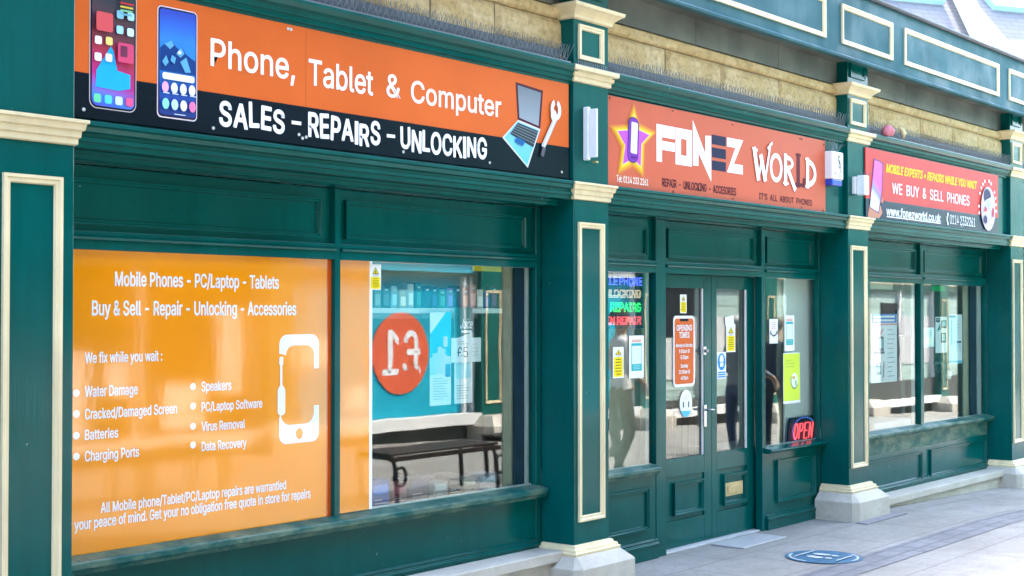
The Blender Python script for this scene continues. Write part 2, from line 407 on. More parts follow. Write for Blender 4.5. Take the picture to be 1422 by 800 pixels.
# rough faced blocks, one course above the shopfronts
mb = MB(); rn = random.Random(5)
def rock(x0, x1, z0, z1, yf, amp, nx, nz, seed):
    vs = []; fs = []
    for i in range(nx + 1):
        for j in range(nz + 1):
            u, v = i / nx, j / nz; x = x0 + (x1 - x0) * u; z = z0 + (z1 - z0) * v
            e = min(u * (x1 - x0), (1 - u) * (x1 - x0), v * (z1 - z0), (1 - v) * (z1 - z0))
            k = min(1, e / .025)
            d = k * (amp * .5 + amp * .85 * (noise.noise(Vector((x * 7 + seed, z * 7, seed))) + .7 * noise.noise(Vector((x * 19 + seed, z * 19, 3)))))
            vs.append((x, yf + .012 - .012 * k - d, z))
    for i in range(nx):
        for j in range(nz):
            a = i * (nz + 1) + j; fs.append((a, a + nz + 1, a + nz + 2, a + 1))
    mb.add(vs, fs, SAND)
x = -6.0
while x < 26:
    L = rn.uniform(.55, 1.15)
    if rn.random() < .25: rock(x + .006, x + L - .006, 3.10, 3.268, .10, .012, 20, 6, x); rock(x + .006, x + L - .006, 3.28, 3.452, .10, .012, 20, 6, x + 40)
    else: rock(x + .006, x + L - .006, 3.10, 3.452, .10, .016, 24, 12, x)
    x += L
mb.build('stonework', None, bld)
mb = MB(); mb.box(-6, 26, .114, .30, 3.0, 3.9, plain('lime_mortar', (.2, .16, .1), .9, .2)); mb.build('backing_wall', None, bld)
mb = MB(); mb.runx(-6, 26, [(.113, 3.456), (.092, 3.460), (.080, 3.475), (.080, 3.520), (.113, 3.535)], SAND); mb.build('string_course', None, bld, .004)
mb = MB()
x = -6
while x < 26:
    mb.box(x, x + 1.197, .095, .113, 3.537, 3.9, FRIEZE); x += 1.2
mb.build('frieze', None, bld, .003)
# the rooms behind: back wall, floor, ceiling, cross walls
mb = MB(); mb.box(-6, 26, 4.2, 4.3, -.3, 4.5, INWALL)
for xx in (-6, 5.6, 11.0, 14.55, 18.3, 25.9): mb.box(xx, xx + .1, 1.25, 4.2, -.3, 3.0, INWALL)
mb.build('inner_wall', None, bld)
mb = MB(); mb.box(-6, 26, .36, 4.2, 2.52, 2.6, INWALL); mb.build('ceiling', None, bld)
mb = MB(); mb.box(-6, 26, .42, 4.2, -.42, .02, INFLOOR); mb.build('floor', None, bld)
SLATE = pave_mat('slate_roof', (.30, .29, .30), (.36, .34, .35), .3, .2, (.12, .12, .13))
mb = MB(); mb.loft([[(xx, -.13, 4.262), (xx, 4.3, 5.2), (xx, 4.3, 4.2), (xx, -.05, 4.2)] for xx in (-6, 26)], SLATE); mb.build('roof', None, bld)

mb = MB(); mb.box(-6, 11.7, .7, 1.0, 4.35, 10, SAND); mb.build('added_shade_wall', None, bld)  # unseen storey added so that it shades the street to the left
# pilasters
for i, (x0, x1) in enumerate(PIL):
    lab = ['green pilaster at the far left edge beside the orange vinyl window',
           'green pilaster carrying the white wall light between the large left sign and the middle sign',
           'green pilaster carrying the small white box, right of the OPEN sign window',
           'green pilaster at the far right edge beyond the red sign',
           'green pilaster beyond the last shop window'][i]
    g = gz(x1)
    t = thing('pilaster', lab, 'pilaster', (x0, 0, g), 'green pilasters between the shopfronts')
    mb = MB(); mb.box(x0, x1, 0, .25, .26 + g, 2.357, GREEN); mb.box(x0, x1, 0.0, .25, 2.358, 3.08, GREEN); mb.box(x0, x1, 0.0, .25, 3.081, 3.47, GREEN)
    mb.box(x0, x1, 0, .25, 3.535, 3.9, GREEN); mb.build('shaft', None, t, .004)
    mb = MB(); mb.ring(x0 + .037, x1 - .06 + .0, .41 + g * .6, 2.222, -.0005, .036, .016, CREAM); mb.build('panel_moulding', None, t)
    mb = MB(); mb.ring(x0 + .04, x1 - .065, 3.212, 3.425, -.0005, .032, .016, CREAM); mb.build('panel_moulding', None, t)
    mb = MB(); mb.ring(x0 + .04, x1 - .065, 3.60, 3.86, -.0005, .03, .014, GREEN); mb.build('panel_moulding', None, t)
    mb = MB(); mb.stack(x0, x1, 0, .2, [(2.357, .004), (2.362, .012), (2.385, .012), (2.390, .02), (2.415, .022), (2.42, .032), (2.444, .036), (2.448, .045), (2.462, .045)], CREAM); mb.build('block', None, t, .002)
    mb = MB(); mb.stack(x0, x1, 0, .2, [(3.07, .004), (3.075, .014), (3.10, .014), (3.105, .026), (3.13, .03), (3.137, .05), (3.163, .052), (3.165, .045)], CREAM); mb.build('block', None, t, .002)
    mb = MB(); mb.stack(x0, x1, 0, .2, [(3.452, .006), (3.458, .02), (3.475, .022), (3.49, .035), (3.51, .06), (3.518, .075), (3.538, .08), (3.541, .07)], CREAM); mb.build('capital', None, t, .002)
    mb = MB(); mb.stack(x0, x1, 0, .24, [(.215 + g, .05), (.232 + g, .055), (.236 + g, .042), (.252 + g, .04), (.257 + g, .022), (.272 + g, .018), (.276 + g, .003)], CREAM); mb.build('base_moulding', None, t, .002)
    # the stone foot: chamfered on its upper edges
    mb = MB(); o1, o2 = .055, .135; zt, zc = .216 + g, .155 + g
    c = .045
    lp = []
    for z, o, cc in ((g - .1, o2, c), (zc, o2, c), (zt, o1, .012)):
        lp.append([(x0 - o, .24, z), (x0 - o, -o + cc, z), (x0 - o + cc, -o, z), (x1 + o - cc, -o, z), (x1 + o, -o + cc, z), (x1 + o, .24, z)])
    mb.loft(lp, PLINTH); mb.build('plinth', None, t, .004)

# ================================================================== SHOPFRONTS
YF, YG = .25, .28                      # front of the frame, plane of the glass
LOW_PROF = [(.26, 2.357), (.012, 2.357), (.012, 2.377), (-.002, 2.381), (-.002, 2.398), (.006, 2.401), (.006, 2.414), (-.018, 2.420), (-.022, 2.440), (-.036, 2.446), (-.036, 2.462), (.02, 2.474), (.26, 2.474)]
UP_PROF = [(.13, 3.05), (.03, 3.05), (.022, 3.052), (.022, 3.066), (.004, 3.070), (.0, 3.092), (-.012, 3.096), (-.014, 3.116), (-.032, 3.128), (-.046, 3.150), (-.046, 3.164), (.0, 3.172), (.13, 3.172)]
def rails(mb, x0, x1, z0, z1, y0=YF, y1=YG + .03, mat=None): mb.box(x0, x1, y0, y1, z0, z1, mat or GREEN)
def shopfront(label, x0, x1, z_base):
    t = thing('shopfront', label, 'shopfront', (x0, YF, z_base))
    mb = MB(); mb.runx(x0, x1, LOW_PROF, GREEN); mb.build('lower_cornice', None, t, .0015)
    mb = MB(); mb.runx(x0, x1, UP_PROF, GREEN); mb.build('upper_cornice', None, t, .0015)
    mb = MB(); mb.box(x0, x1, .042, .24, 2.475, 3.049, GREEN); mb.build('fascia_board', None, t)
    mb = MB(); mb.runx(x0, x1, [(.24, 2.356), (.09, 2.356), (.09, 2.342), (.105, 2.338), (.105, 2.322), (.12, 2.316), (.24, 2.316)], GREEN); mb.build('soffit_moulding', None, t, .001)
    return t
def transom(t, x0, x1):
    """upper panel between two posts"""
    mb = MB(); mb.box(x0, x1, YF + .035, YG + .03, 2.03, 2.316, GREEN); p = mb.build('transom_panel', None, t)
    mb = MB(); mb.ring(x0 + .055, x1 - .075, 2.058, 2.262, YF + .0345, .026, .022, GREEN); mb.build('panel_moulding', None, p)
def rail_set(t, x0, x1, zb):
    """transom rail with its bead"""
    mb = MB(); mb.box(x0, x1, YF, YG + .03, 1.947, 2.029, GREEN)
    mb.runx(x0, x1, [(YF - .001, 1.985), (YF - .014, 1.99), (YF - .016, 2.002), (YF - .001, 2.012)], GREEN); mb.build('transom_rail', None, t, .002)
def post(t, x0, x1, z0, z1=2.316, y0=YF):
    mb = MB(); mb.box(x0, x1, y0, YG + .03, z0, z1, GREEN); return mb.build('post', None, t, .004)
def pane(t, x0, x1, z0, z1, y=YG, trim=True, label=None):
    mb = MB(); mb.box(x0, x1, y, y + .006, z0, z1, GLASS); p = mb.build('window_pane', None, t, label=label)
    if trim:
        mb = MB(); a = .014
        mb.box(x0, x1, y + .007, y + .03, z0, z0 + a * 1.6, WHITE2); mb.box(x1 - a, x1, y + .007, y + .03, z0 + a * 1.6, z1 - a, WHITE2)
        mb.box(x0, x0 + a, y + .007, y + .03, z0 + a * 1.6, z1 - a, WHITE2); mb.box(x0, x1, y + .007, y + .03, z1 - a, z1, WHITE2)
        mb.build('window_frame', None, p)
    return p
def sill(t, x0, x1, z0, z1, yf=.175, mat=None):
    mb = MB(); mb.runx(x0, x1, [(YG + .02, z0), (yf + .02, z0), (yf + .012, z0 + (z1 - z0) * .3), (yf, z0 + (z1 - z0) * .4), (yf, z1 - .014), (yf + .006, z1 - .008), (YG - .02, z1 + .006), (YG + .02, z1 + .006)], mat or GREEN_SILL)
    return mb.build('sill', None, t, .002)
def stall(t, x0, x1, z0, z1, panels, pz, skirt, mat=None):
    """stall riser under the windows: board, raised panels, skirting"""
    mb = MB(); mb.box(x0, x1, YF + .005, YF + .06, z0, z1, mat or GREEN); p = mb.build('stall_riser', None, t)
    for a, b in panels:
        mb = MB(); mb.ring(a, b, pz[0], pz[1], YF + .0045, .03, .022, GREEN); mb.build('panel_moulding', None, p)
    mb = MB(); mb.runx(x0, x1, [(YF + .004, z0), (YF - .02, z0), (YF - .02, skirt - .05), (YF - .026, skirt - .045), (YF - .028, skirt - .03), (YF - .012, skirt - .022), (YF - .016, skirt - .008), (YF + .004, skirt)], GREEN)
    mb.build('skirting', None, t, .002)
def ledge(t, x0, x1, zt, yf, zb):
    mb = MB(); mb.box(x0, x1, yf, .27, zt - .062, zt, PLINTH); mb.box(x0, x1, yf + .035, .26, zb, zt - .063, PLINTH); mb.build('stone_ledge', None, t, .006)

# ---- left shop: big vinyl window and the priced window
MX = [xf(465, YF), xf(473, YF)]; E1 = xf(744.5, YF)
s1 = shopfront('green shopfront of the wide left window with the orange vinyl', PIL[0][1], PIL[1][0], 0)
X0, X1 = PIL[0][1], PIL[1][0]
post(s1, X0, X0 + .09, .62); post(s1, MX[0], MX[1], .62); post(s1, E1, X1, .245)
rail_set(s1, X0 + .09, MX[0], 0); rail_set(s1, MX[1], E1, 0)
transom(s1, X0 + .09, MX[0]); transom(s1, MX[1], E1)
pane(s1, X0 + .08, MX[0] + .02, .61, 1.96, trim=False); pane(s1, MX[1] - .02, E1 + .06, .61, 1.96)
sill(s1, X0, E1 + .03, .553, .618)
stall(s1, X0, E1, .24, .552, [], (.3, .5), .303)
ledge(s1, X0, X1 - .05, .245, .045, -.1)

# ---- middle shop: two sidelights and the double door
s2 = shopfront('green shopfront with glazed double doors under the salmon sign', PIL[1][1], PIL[2][0], 0)
X0, X1 = PIL[1][1], PIL[2][0]
A0, A1, B0, B1, C0 = xf(911, YF), xf(925, YF), xf(1058, YF), xf(1063, YF), xf(1137.5, YF)
D0, D1, DM = A1 + .0, B0, xf(988, .33)
post(s2, X0, X0 + .09, .62); post(s2, A0, A1, .0); post(s2, B0, B1, .0); post(s2, C0, X1, .0)
for a, b in ((X0 + .09, A0), (A1, B0), (B1, C0)): rail_set(s2, a, b, 0); transom(s2, a, b)
pane(s2, X0 + .08, A0 + .05, .62, 1.96); pane(s2, B1 - .03, C0 + .04, .62, 1.96)
sill(s2, X0, A0 - .001, .575, .632, .205); sill(s2, B1 - .04, X1 - .0, .592, .632, .18, GREEN)
stall(s2, X0, A0, .0, .574, [(X0 + .12, A0 - .1)], (.205, .492), .135); stall(s2, B1, C0, .0, .591, [(xf(1077, YF), xf(1130, YF))], (.195, .525), .118)
YD = .33
def door(x0, x1, g0, g1, p0, p1, lab):
    mb = MB(); z0, z1 = .012, 1.945; ga, gb = .628, 1.862
    mb.box(x0, g0, YD, YD + .045, z0, z1, GREEN); mb.box(g1, x1, YD, YD + .045, z0, z1, GREEN)
    mb.box(g0, g1, YD, YD + .045, gb, z1, GREEN); mb.box(g0, g1, YD, YD + .045, .51, ga, GREEN); mb.box(g0, g1, YD, YD + .045, z0, .20, GREEN)
    mb.box(g0, g1, YD + .012, YD + .04, .20, .51, GREEN)
    d = mb.build('door', None, s2, .003, label=lab)
    mb = MB(); mb.box(g0 - .005, g1 + .005, YD + .02, YD + .026, ga - .01, gb + .01, GLASS); mb.build('door_pane', None, d)
    mb = MB(); a = .012
    mb.box(g0, g0 + a, YD + .006, YD + .019, ga + a, gb - a, GREEN); mb.box(g1 - a, g1, YD + .006, YD + .019, ga + a, gb - a, WHITE2)
    mb.box(g0, g1, YD + .006, YD + .019, ga, ga + a, GREEN); mb.box(g0, g1, YD + .006, YD + .019, gb - a, gb, GREEN); mb.build('glazing_bead', None, d)
    mb = MB(); mb.ring(p0, p1, .235, .468, YD + .0115, .03, .024, GREEN); mb.build('panel_moulding', None, d)
    return d
dl = door(D0 + .002, DM - .002, xf(929, YD) - .045, xf(977.5, YD), xf(935, YD) , xf(977, YD) - .01, 'left door leaf with the orange opening times board')
dr = door(DM + .002, D1 + .04, xf(995, YD), xf(1037.5, YD), xf(1004, YD), xf(1036, YD), 'right door leaf with the brass letterbox')
hx = xf(981.5, .31)
mb = MB(); mb.box(hx - .018, hx + .018, YD - .008, YD - .0005, .84, 1.0, CHROME); mb.tube([(hx, YD - .008, .965), (hx, YD - .05, .965)], .009, mat=CHROME); mb.tube([(hx, YD - .05, .965), (hx + .02, YD - .052, .966), (hx + .055, YD - .05, .962)], .008, mat=CHROME); mb.build('handle', None, dl, .002)
mb = MB(); mb.box(hx - .02, hx + .02, YD - .006, YD - .0005, 1.365, 1.425, CHROME); mb.tube([(hx, YD - .006, 1.395), (hx, YD - .03, 1.395)], .013, mat=CHROME); mb.build('lock', None, dl, .003)
lx0, lx1 = xf(1006, YD), xf(1030, YD)
mb = MB(); mb.box(lx0, lx1, YD - .006, YD + .0115, .302, .40, BRASS); mb.box(lx0 + .03, lx1 - .03, YD - .012, YD - .0065, .325, .378, BRASS); mb.build('letterbox', None, dr, .002)
mb = MB(); mb.box(D0, D1, YF + .02, YD + .08, -.002, .011, plain('threshold_steel', (.5, .5, .5), .4, .1)); mb.build('threshold', None, s2, .003)
mb = MB(); mb.box(D0, D1 + .06, YD + .05, YD + .09, 1.946, 2.02, GREEN); mb.build('door_head', None, s2)

# ---- right shop
s3 = shopfront('green shopfront with two plain windows under the red sign', PIL[2][1], PIL[3][0], gz(13))
X0, X1 = PIL[2][1], PIL[3][0]
M0, M1, E3 = xf(1278.5, YF), xf(1283, YF), xf(1370, YF)
post(s3, X0, X0 + .09, .62); post(s3, M0, M1, .62); post(s3, E3, X1, .04)
for a, b in ((X0 + .09, M0), (M1, E3)): rail_set(s3, a, b, 0); transom(s3, a, b)
pane(s3, X0 + .08, M0 + .03, .61, 1.96); pane(s3, M1 - .03, E3 + .06, .61, 1.96)
sill(s3, X0, E3 + .05, .565, .622, .18)
stall(s3, X0, E3, .035, .564, [(X0 + .1, xf(1278, YF)), (xf(1290, YF), xf(1367, YF))], (.115, .378), .145)
mb = MB(); mb.box(X0, E3, YF + .001, YF + .02, .425, .5645, GREEN_SILL); mb.build('weathered_rail', None, s3, .002)
ledge(s3, X0 + .13, X1 - .02, .078, .04, -.25)
# ---- one more beyond the last pilaster, outside the picture
s4 = shopfront('green shopfront beyond the last pilaster on the right', PIL[3][1], PIL[4][0], gz(16))
X0, X1 = PIL[3][1], PIL[4][0]
post(s4, X0, X0 + .12, .62); post(s4, 16.4, 16.48, .62); post(s4, X1 - .15, X1, .0)
for a, b in ((X0 + .12, 16.4), (16.48, X1 - .15)): rail_set(s4, a, b, 0); transom(s4, a, b); pane(s4, a - .02, b + .02, .61, 1.96)
sill(s4, X0, X1, .565, .622, .18); stall(s4, X0, X1, -.1, .564, [(X0 + .1, 16.3), (16.6, X1 - .2)], (.1, .378), .12); ledge(s4, X0 + .1, X1, .06, .04, -.4)
mb = MB(); mb.box(18.6, 26, .02, .3, -.6, 3.09, SAND); mb.build('side_wall', None, bld); mb = MB(); mb.box(-6, 2.95, .02, .3, -.3, 3.09, GREEN); mb.build('timber_front', None, bld)

# display boards beside the panes, turned flat to the street to catch daylight
WBD = plain('white_board', (.88, .89, .87), .5, .04, 4)
def strips(t, L):
    """upright boards close behind the glass: (left pixel, right pixel, depth, material)"""
    for k, (pa, pb, y, m_) in enumerate(L):
        mb = MB(); mb.box(xf(pa, y), xf(pb, y), y, y + .012, .60, 2.1, m_); mb.build('display_board', None, t)
strips(s1, ((730, 740, YG + .032, WHITE2), (714.5, 731, YG + .05, NAVY), (699, 715.5, YG + .07, BEIGE)))
strips(s2, ((898, 906, YG + .032, WHITE2), (891, 899.5, YG + .08, BEIGE), (846, 892, YG + .14, BEIGE)))
strips(s2, ((1089, 1135, YG + .075, WBD), (1079, 1090.5, YG + .10, BEIGE)))
strips(s3, ((1357, 1367, YG + .032, WHITE2), (1347, 1358.5, YG + .05, NAVY), (1337, 1348.5, YG + .07, BEIGE), (1266.5, 1274, YG + .032, WHITE2)))
for t, a, b in ((s1, PIL[0][1], PIL[1][0]), (s2, PIL[1][1], A0), (s2, B1, PIL[2][0]), (s3, PIL[2][1], PIL[3][0])):
    mb = MB(); mb.box(a + .05, b - .02, YG + .031, .95, .56, .598, plain('window_board', (.5, .47, .4), .5, .1)); mb.build('window_board', None, t)

# ================================================================== UPPER FASCIA over the shops
cn = thing('upper_fascia', 'pale teal fascia with cream framed panels running above the stone wall', 'fascia', (9, -.1, 3.69))
mb = MB(); mb.box(-6, 26, -.10, -.07, 3.69, 4.25, CANOPY); mb.build('board', None, cn)
mb = MB(); mb.box(-6, 26, -.069, .094, 3.72, 4.2, FRIEZE); mb.build('soffit', None, cn)
mb = MB(); mb.runx(-6, 26, [(-.101, 3.69), (-.125, 3.688), (-.13, 3.705), (-.12, 3.72), (-.101, 3.724)], CANOPY); mb.build('bottom_bead', None, cn, .002)
mb = MB(); mb.runx(-6, 26, [(-.101, 4.235), (-.125, 4.235), (-.14, 4.25), (-.14, 4.262), (.05, 4.27), (.05, 4.251), (-.101, 4.251)], LEAD); mb.build('gutter_edge', None, cn, .002)
for i, (x0, x1) in enumerate(PIL):
    c = (x0 + x1) / 2 - .035
    mb = MB(); mb.ring(c - .485, c + .485, 3.805, 4.122, -.1005, .042, .016, CREAM); mb.build('panel_moulding', None, cn)
    if i < len(PIL) - 1:
        c2 = (PIL[i + 1][0] + PIL[i + 1][1]) / 2 - .035
        mb = MB(); mb.ring(c + .735, c2 - .77, 3.805, 4.122, -.1005, .042, .016, CREAM); mb.build('panel_moulding', None, cn)

# ================================================================== BIRD SPIKES, LIGHTS, BOXES
def spikes(label, x0, x1, y, z, seed):
    t = thing('bird_spikes', label, 'bird spikes', (x0, y, z), 'bird spikes on the cornices')
    mb = MB(); mb.box(x0, x1, y - .02, y + .02, z, z + .006, STEEL); mb.build('base_strip', None, t)
    mb = MB(); mb.box(x0, x1, .062, .076, z, z + .085, LEAD); mb.build('flashing', None, t)
    mb = MB(); rn = random.Random(seed); x = x0 + .02
    while x < x1:
        for dx, dy in ((-.045, -.02), (.045, .0), (0, .03), (.03, -.035)):
            l = rn.uniform(.9, 1.08)
            mb.tube([(x, y, z + .004), (x + dx * l + rn.uniform(-.008, .008), y + dy, z + .105 * l)], [.0017, .0013], 4, STEEL, smooth=False)
        x += rn.uniform(.036, .046)
    mb.build('wires', None, t)
for i, lab in enumerate(('wire bird spikes on the cornice above the large orange and black sign', 'wire bird spikes on the cornice above the salmon sign', 'wire bird spikes on the cornice above the red sign, litter caught in them', 'wire bird spikes beyond the last pilaster')):
    spikes(lab, PIL[i][1] + .055, PIL[i + 1][0] - .055, .0, 3.173, i)
x0, x1 = PIL[1]
spk = thing('bird_spikes', 'short row of bird spikes on the block above the white wall light', 'bird spikes', (x0, 0, 3.166), 'bird spikes on the cornices')
mb = MB(); mb.box(x0 - .03, x1 + .03, -.035, -.005, 3.166, 3.172, STEEL); mb.build('base_strip', None, spk)
mb = MB(); rn = random.Random(9)
for k in range(16):
    x = x0 + .02 * k + .02
    for dx, dy in ((-.02, -.01), (.02, .012)): mb.tube([(x, -.02, 3.17), (x + dx, -.02 + dy, 3.205)], .0013, 4, STEEL, smooth=False)
mb.build('wires', None, spk)

wl = thing('wall_light', 'long white upright bulkhead light fixed on the green pilaster', 'wall light', (7.0, -.005, 2.6))
(lx0, lz1), (lx1, lz0) = at(811, 147, -.01), at(835, 224, -.09)
lz0, lz1 = 2.60, 2.925
mb = MB(); mb.box(lx0 + .0, lx1 - .04, -.04, -.001, lz0, lz1, WHITE); mb.build('back_tray', None, wl, .006)
mb = MB(); mb.box(lx0 + .025, lx1 - .055, -.098, -.041, lz0 + .014, lz1 - .014, plain('frosted_diffuser', (.78, .8, .82), .25, .04)); mb.build('diffuser', None, wl, .012)
mb = MB(); mb.box(lx0 + .07, lx0 + .095, -.05, -.02, lz0 - .012, lz0 - .0005, BRASS); mb.build('catch', None, wl)

al = thing('alarm_box', 'white alarm box with blue base and wire spikes, right of the salmon sign', 'alarm box', (10.3, .04, 2.71))
ax0, ax1 = xf(1149.5, .0), xf(1170.5, -.03) - .005; az0, az1 = 2.735, 2.955
mb = MB(); mb.box(ax0, ax1, -.045, .041, az0, az1, WHITE); mb.build('cover', None, al, .012)
mb = MB(); mb.box(ax0 + .012, ax1 - .012, -.038, .041, az0 - .05, az0 - .001, plain('blue_lens', (.02, .06, .45), .2, .1)); mb.build('lens', None, al, .008)
a = Art(-.0458); wx = ax1 - ax0
for body, u0, u1, d0, d1 in (('C', .5, .64, .078, .03), ('D', .56, .72, .13, .082), ('2', .66, .76, .162, .134)):
    a.text(body, ax0 + wx * u0, ax0 + wx * u1, az1 - d0, az1 - d1, INK, weight=.04); a.build('letter', None, al); a = Art(-.0458)
bars(a, ax0 + wx * .5, ax0 + wx * .85, az0 + .018, az0 + .05, 3, GREYINK); a.ell(ax0 + .05, az0 + .045, .008, .008, INK); a.build('small_print', None, al)
mb = MB(); rn = random.Random(3)
for k in range(26):
    xx = rn.uniform(ax0 + .03, ax1 - .03); mb.tube([(xx, rn.uniform(-.03, .03), az1), (xx + (xx - (ax0 + ax1) / 2) * .7 + rn.uniform(-.03, .03), rn.uniform(-.05, .03), az1 + rn.uniform(.06, .095))], .0013, 4, STEEL, smooth=False)
mb.build('wires', None, al)

jb = thing('junction_box', 'small white box on the pilaster beside the red sign', 'junction box', (10.6, -.01, 2.6))
jx0, jx1 = xf(1186.5, -.02), xf(1208, -.1); jz0, jz1 = 2.635, 2.795
mb = MB(); mb.box(jx0, jx1 - .06, -.03, -.001, jz0 + .01, jz1 - .01, WHITE2); mb.build('back_plate', None, jb, .004)
mb = MB(); mb.box(jx0 + .03, jx1, -.10, -.031, jz0, jz1, WHITE); mb.build('lid', None, jb, .008)
mb = MB(); rn = random.Random(4)
for k in range(12):
    xx = jx0 + .05 + k * .018; mb.tube([(xx, -.05, jz1), (xx + rn.uniform(-.02, .02), -.05 + rn.uniform(-.02, .02), jz1 + rn.uniform(.03, .05))], .0012, 4, STEEL, smooth=False)
mb.build('wires', None, jb)
# litter caught in the spikes
lx, lz = at(1233, 187, -.03)
mb = MB(); mb.lathe((lx, -.03, 3.185), [(.0, -.01), (.05, .0), (.062, .03), (.05, .06), (.02, .085), (0, .09)], 9, plain('pink_paper', (.62, .2, .24), .7, .3))
o = mb.build('crumpled_wrapper'); tag(o, 'crumpled pink wrapper caught in the bird spikes above the red sign', 'litter')
lx, lz = at(1254, 190, -.03)
mb = MB(); mb.tube([(lx - .07, -.03, 3.275), (lx - .03, -.035, 3.262), (lx, -.035, 3.23), (lx + .01, -.03, 3.185)], [.008, .02, .024, .006], 7, plain('yellowed_paper', (.66, .56, .34), .7, .2))
o = mb.build('curled_scrap'); tag(o, 'curled cream scrap caught in the bird spikes above the red sign', 'litter')

# ================================================================== SIGN BOARDS
SALMON = plain('salmon_sign_face', (.56, .115, .06), .28, .06, 1.5, bmp=0, spec=.07); ORANGE_S = plain('orange_sign_face', (.64, .125, .024), .3, .07, 1.5, bmp=0, spec=.08)
BLACK_S = plain('black_sign_face', (.006, .012, .018), .22, .2, 2, bmp=0, spec=.07); RED_S = plain('red_sign_face', (.54, .035, .028), .5, .08, 1.5, bmp=0, spec=.2); NAVY_S = plain('navy_sign_face', (.006, .010, .04), .25, .15, 2, bmp=0, spec=.2)
EDGE = plain('sign_edge', (.08, .09, .09), .5)
def board(t, x0, x1, z0, z1, y0, y1, mat, name='board', mats=None):
    mb = MB(); mb.box(x0, x1, y0, y1, z0, z1, mat); return mb.build(name, None, t, .0015)
def screws(t, pts, y, mat):
    for x, z in pts:
        a = MB(); a.tube([(x, y + .0005, z), (x, y - .003, z)], .008, 8, mat, smooth=False); a.build('screw', None, t)

# ---- large left sign
sg1 = thing('sign_board', 'large orange and black sign reading Phone, Tablet & Computer above the wide left window', 'shop sign', (5.1, .02, 2.48))
SY = .02; sx0, sx1 = PIL[0][1] + .008, xf(790, SY); sz0, sz1, szm = 2.480, 3.052, 2.668
board(sg1, sx0, sx1, szm + .0004, sz1, SY, .0415, ORANGE_S, 'orange_panel'); board(sg1, sx0, sx1, sz0, szm, SY, .0415, BLACK_S, 'black_panel')
def art(t, name, y, fn, label=None, **kw):
    a = Art(y, **kw); fn(a); return a.build(name, None, t, label=label)
ay = SY - .0006
for L in (('Phone,', 293, 53, 91.5, 409, 76, 110), ('Tablet', 429, 82, 117.5, 517.5, 99, 131.5), ('&', 537, 103, 134, 555.5, 106, 136), ('Computer', 571, 112, 143, 695.5, 135, 161)):
    art(sg1, 'lettering', ay, lambda a: a.tpx(*L, W_, weight=.022))
for sd_, L in enumerate((('SALES', 305, 138, 171, 394, 153, 183.5), ('REPAIRS', 429, 159, 190, 527, 174, 202.5), ('UNLOCKING', 557, 179, 206, 675, 195, 222))):
    art(sg1, 'lettering', ay, lambda a: a.tpx(*L, W_, mode='hand', seed=sd_ + 4))
for xa, ya, xb, yb in ((406, 170, 417, 171.5), (538, 188.5, 547.5, 189.5)):
    art(sg1, 'dash', ay, lambda a: a.line([a.px(xa, ya), a.px(xb, yb)], .017, W_))
# first printed phone
PA_SCR = grad('sunset_phone_screen', [(0, (.10, .02, .5)), (.16, (.05, .2, .8)), (.34, (.45, .015, .2)), (.55, (.4, .02, .06)), (.72, (.12, .03, .05)), (1, (.03, .035, .05))], 2, .25, .12, .1)
pax0, pax1 = xf(122, ay), xf(187.5, ay); paz0, paz1 = 2.527, 3.046
ph = MB(); a = Art(ay); a.rect(pax0, pax1, paz0, paz1, pr((.55, .5, .52)), .035); a.rect(pax0 + .004, pax1 - .004, paz0 + .004, paz1 - .003, pr((.01, .012, .015)), .032)
pA = a.build('phone_picture', None, sg1)
a = Art(ay - .002); a.rect(pax0 + .011, pax1 - .011, paz0 + .012, paz1 - .008, PA_SCR, .026); scrA = a.build('phone_screen', None, pA)
a = Art(ay - .0032); W1 = pax1 - pax0; ic = W1 * .155
def cell(cx, cz): return pax0 + W1 * (.16 + .225 * cx), paz0 + .04 + cz * .0585
a.poly([(pax0 + W1 * .12, paz0 + .09), (pax0 + W1 * .14, paz0 + .16), (pax0 + W1 * .44, paz0 + .27), (pax0 + W1 * .5, paz0 + .25), (pax0 + W1 * .58, paz0 + .17), (pax0 + W1 * .86, paz0 + .16), (pax0 + W1 * .86, paz0 + .10), (pax0 + W1 * .6, paz0 + .085)], pr((.02, .38, .8)))
def icon(cx, cz, c, k=1.0):
    x, z = cell(cx, cz); a.rect(x - ic / 2 * k, x + ic / 2 * k, z - ic / 2 * k, z + ic / 2 * k, pr(c), ic * .25 * k)
for k, c in enumerate(((.15, .65, .35), (.1, .6, .75), (.6, .8, .9), (.75, .1, .25))): icon(k, .05, c)
for cx, cz, c in ((0, 3.0, (.8, .75, .75)), (1, 3.05, (.75, .7, .55)), (0, 4.2, (.85, .75, .8)), (1, 4.25, (.8, .65, .2)), (2, 5.2, (.35, .65, .8)), (3, 5.15, (.6, .8, .85)), (2, 6.3, (.25, .55, .75)), (3, 6.3, (.4, .68, .8)), (0, 8.0, (.85, .85, .85)), (1, 7.95, (.75, .75, .76)), (2, 7.7, (.8, .7, .62))): icon(cx, cz, c, .95)
x, z = cell(2.5, 3.55); a.rect(x - ic * 1.1, x + ic * 1.1, z - ic * 1.15, z + ic * 1.15, pr((.62, .07, .16)), .01); a.rect(x - ic * .75, x + ic * .2, z - ic * .45, z + ic * .8, pr((.16, .04, .08)), .004)
x, z = cell(.45, 5.55); a.rect(x - ic * 1.1, x + ic * 1.15, z - ic * 1.1, z + ic * 1.1, pr((.62, .09, .1)), .01)
for k, c in enumerate(((.5, .04, .05), (.6, .45, .06), (.2, .5, .25), (.15, .4, .5))): x, z = cell(2.6, 7.15 - .27 * k); a.rect(x - ic, x + ic * (.9 - .12 * k), z - .004, z + .004, pr(c))
a.build('app_icons', None, pA)
